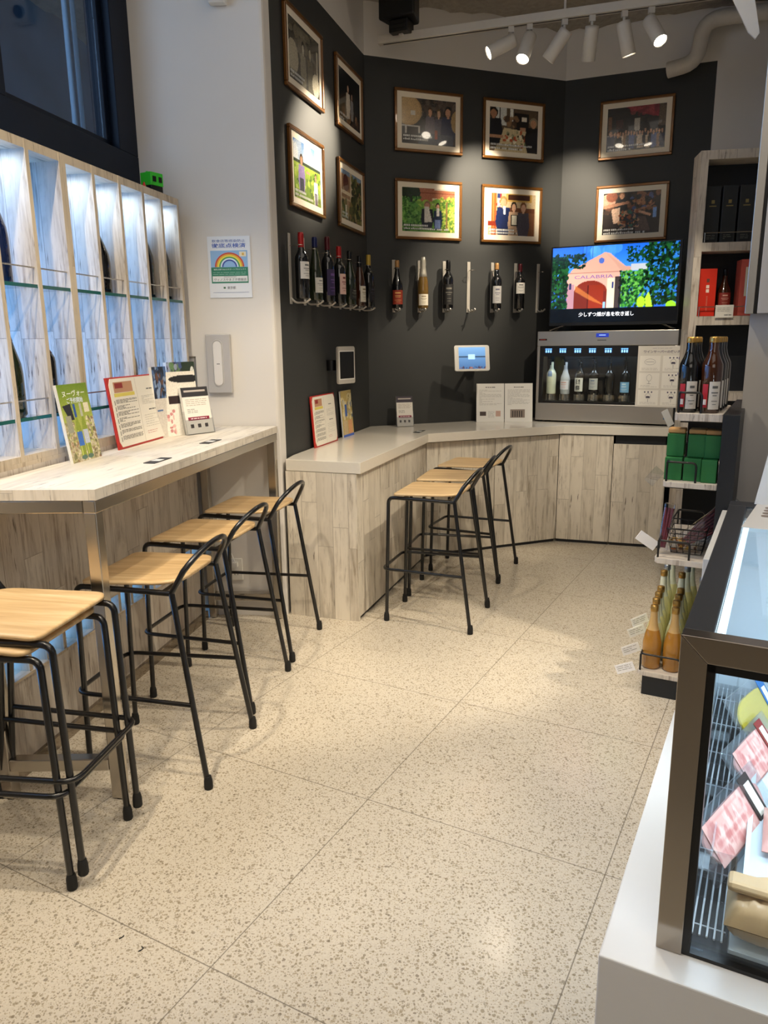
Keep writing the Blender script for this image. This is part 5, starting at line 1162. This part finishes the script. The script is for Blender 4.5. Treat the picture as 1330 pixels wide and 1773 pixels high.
def pack(x, y, z, w_, l_, rot, sx, sy, mt, label, stripe):
    b_ = thing('meat_pack', label, 'food pack', cat_(x, y, z), GA+rot, 'vacuum packs standing in the glass case'); T_ = Matrix.Rotation(sy, 4, 'Y') @ Matrix.Rotation(sx, 4, 'X')
    MB().box(-w_/2, w_/2, -.003, .003, 0, l_, T=T_).build('clear_sleeve', 'wrap', b_, bevel=.0025)
    m = MB(); pts = [(w_*.40*math.copysign(abs(math.cos(a))**.6, math.cos(a))*(1+.04*math.sin(5*a)), l_*.46+l_*.38*math.copysign(abs(math.sin(a))**.7, math.sin(a))) for a in [2*math.pi*k/36 for k in range(36)]]; m.prismy(pts, -.0022, .0022, T=T_); m.build('meat', mt, b_)
    if mt == 'meat':
        q = Pic(64, 20, 'dca79c'); q.blobs(0, .1, 1, .9, ['c9807a', 'e8c4b8', 'b8605c', 'f0d8cc'], 70, .05, 3, .5)
        for z in range(7): q.rect(.1, .12+.11*z, .85, .15+.11*z, ('c4746e', 'ecd0c4')[z % 2], .35)
        m = MB(); m.pic(q.a, -w_*.36, w_*.2, l_*.12, l_*.84, -.0040, T=T_); m.build('meat_slices', 'print', b_)
    m = MB(); m.c = srgb(stripe); m.box(w_*.22, w_*.36, -.0042, -.0034, l_*.06, l_*.94, T=T_); m.c = srgb('e8e0d0'); m.box(w_*.25, w_*.33, -.0052, -.0044, l_*.2, l_*.8, T=T_); m.build('label', 'print', b_)
pack(.118, .28, .532, .30, .10, R(73), R(-38), 0, 'meat', 'pink ham pack leaning diagonally behind the bread bag', '2a1c18')
pack(.142, .53, .538, .24, .10, R(74), R(-38), 0, 'meat', 'second ham pack leaning farther back in the glass case', '8a2a24')
pack(.150, .66, .545, .22, .14, R(72), R(-34), 0, 'yellow', 'yellow pouch with a blue striped label in the glass case', '2c6aa8')
for k, (x, y) in enumerate(((.20, .30), (.30, .45), (.22, .62), (.42, .25), (.45, .62), (.30, .80))):
    blob_bag('meat_tray', ('white wrapped pack', 'flat white pack', 'pale sealed pack', 'white sealed pack', 'soft white pack', 'rear white pack')[k]+' lying on the deck of the glass case, '+('nearest the bread bag', 'in the middle', 'left of the middle', 'front right', 'rear right', 'by the back wall')[k], x, y, .5455, .13, .14, .03, 'white' if k % 2 else 'meat', .2*k, 0, None, 'sealed packs on the case deck')
# papers on the case
m = MB(); m.c = srgb('cdc8c0'); m.prism([(0, 0), (.24, -.01), (.26, .30), (.025, .31)], 0, .0012)
m.c = srgb('7a6a5a')
for k in range(4): m.lathe([(.011, .0013), (.011, .0019)], 14, (.045+.002*k, .13+.032*k))
m.c = srgb('9a958c')
for k in range(9): m.box(.08, .2, .05+.025*k, .053+.025*k, .0013, .0017)
o_ = m.build('price_sheet', 'print', None, cat_(.040, .70, CZ1+.0012), GA); tag(o_, 'pale price sheet with round photos lying on top of the glass case', 'sheet')
t = thing('menu_sheet', 'white text sheet standing at the back of the glass case', 'sheet', cat_(.055, CL-.03, CZ1+.002), GA, None, R(-8))
m = MB(); m.c = srgb('dcdad6'); m.prismy([(0, 0), (.21, 0), (.235, .29), (.045, .29)], 0, .0015); lines(m, .05, .19, .26, .03, 18, -.0006, '6a6a68', 4, .0022); m.build('paper', 'print', t)

# ------------------------------------------------------------------ ceiling track, lamps, duct, speaker
TZ = 3.165; T0 = Vector((-.0, 5.06, TZ)); T1 = Vector((1.86, 4.44, TZ)); td = (T1-T0); TLn = td.length; tA = math.atan2(td.y, td.x)
t = thing('lighting_track', 'white ceiling lighting track running above the charcoal walls', 'track', T0, tA)
m = MB(); m.box(0, TLn, -.024, .024, 0, .045); m.build('rail', 'lampwhite', t, bevel=.002)
m = MB(); m.box(.03, TLn-.03, -.006, .006, -.0012, -.0002); m.build('power_slot', 'black', t)
for x in (.12, 1.1, 1.85): MB().box(x-.006, x+.006, -.006, .006, .046, .34).build('hanger_rod', 'lampwhite', t)
lamps = [(.80, (-.85, -.10, -.42), (-.33, 4.48, 2.46), 270, 'leftmost lamp on the ceiling track, aimed left', True),
         (.905, (-.32, -.42, -.85), (-.25, 3.6, .9), 30, 'second lamp from left on the track, its lit lens facing the room', True),
         (1.10, (-.55, .35, -.80), (.665, 5.575, 2.42), 210, 'third lamp from left on the ceiling track, pointing at the wall', False),
         (1.25, (.02, .42, -.9), (1.40, 5.79, 2.36), 170, 'fourth lamp on the ceiling track, pointing straight down', False),
         (1.42, (.28, .1, -.93), (.55, 5.53, 1.75), 130, 'fifth lamp on the ceiling track, tilted right', False),
         (1.56, (.22, -.55, -.80), (1.25, 3.4, 0), 40, 'rightmost lamp on the ceiling track, its lit lens facing the room', True)]
for x, dr, tg, pw, lb, vis in lamps:
    b = T0+td.normalized()*x; D = Vector(dr).normalized()
    t = thing('track_lamp', lb, 'spotlight', (b.x, b.y, TZ-.001), 0, 'white cylinder lamps on the ceiling track')
    m = MB(); m.box(-.016, .016, -.012, .012, -.03, 0); m.lathe([(.008, -.065), (.008, -.03)], 12); m.build('track_adapter', 'lampwhite', t)
    q = D.to_track_quat('Z', 'Y').to_matrix().to_4x4(); T_ = Matrix.Translation(Vector((0, 0, -.075))+D*.02) @ q
    m = MB(); m.lathe([(.026, -.045), (.037, -.042), (.038, -.03), (.038, .125), (.0355, .127), (.0355, .112)], 24, T=T_); m.build('housing', 'lampwhite', t)
    m = MB(); m.lathe([(.0353, .1135), (.0353, .118)], 24, T=T_); m.build('lens', 'lamp', t)
    src = Vector((b.x, b.y, TZ-.076))+D*.155
    spot('lamp_beam', src, tg, pw, 36 if tg[1] > 4 else 55, 1.0, .02)
# wrapped duct
t = tag(MB().tube([(1.90, 5.46, 3.135), (2.05, 5.36, 3.15), (2.07, 5.34, 3.38), (2.25, 5.28, 3.39), (3.2, 4.98, 3.36)], .048, 18, bend=.10).build('duct_pipe', 'duct'), 'white wrapped pipe bending out of the charcoal wall near the ceiling', 'pipe')
# speaker on bracket
sp_ = Vector((.135, 4.98, 3.31)); t = thing('wall_speaker', 'black speaker on a bracket in the ceiling corner', 'speaker', sp_, R(-25))
m = MB(); m.prism([(-.115, -.08), (.115, -.08), (.08, .09), (-.08, .09)], -.05, .16); m.build('cabinet', 'black', t, bevel=.012)
m = MB(); m.box(-.06, .06, -.05, .05, -.115, -.05); m.box(-.05, .05, -.055, -.045, -.10, -.075); m.build('swivel_joint', 'black', t, bevel=.006)
m = MB(); m.box(-.012, .012, -.012, .012, -.125, -.115); m.build('bracket', 'lampwhite', t)
# white hanging panel top right
t = tag(MB().prismy([(0, .30), (.10, .30), (.165, .02), (.15, 0), (.12, .03), (.03, .2)], 0, .012).build('hanging_panel', 'white', None, (1.435, 3.55, 2.635), R(-20)), 'pointed white panel tip hanging from the ceiling at top right', 'panel')
# tiny litter on the floor
for k, (x, y) in enumerate(((-.60, 1.52), (-.66, 1.56))):
    tag(MB().tube([(0, 0, .0016), (.006, .004, .0018), (.009, .010, .0016), (.004, .014, .0016)][:4-k], .0013, 6).build('thread_scrap', 'rubber', None, (x, y, 0)), ('curled dark thread scrap on the floor before the stacked stools', 'tiny dark crumb on the floor beside the thread scrap')[k], 'litter')
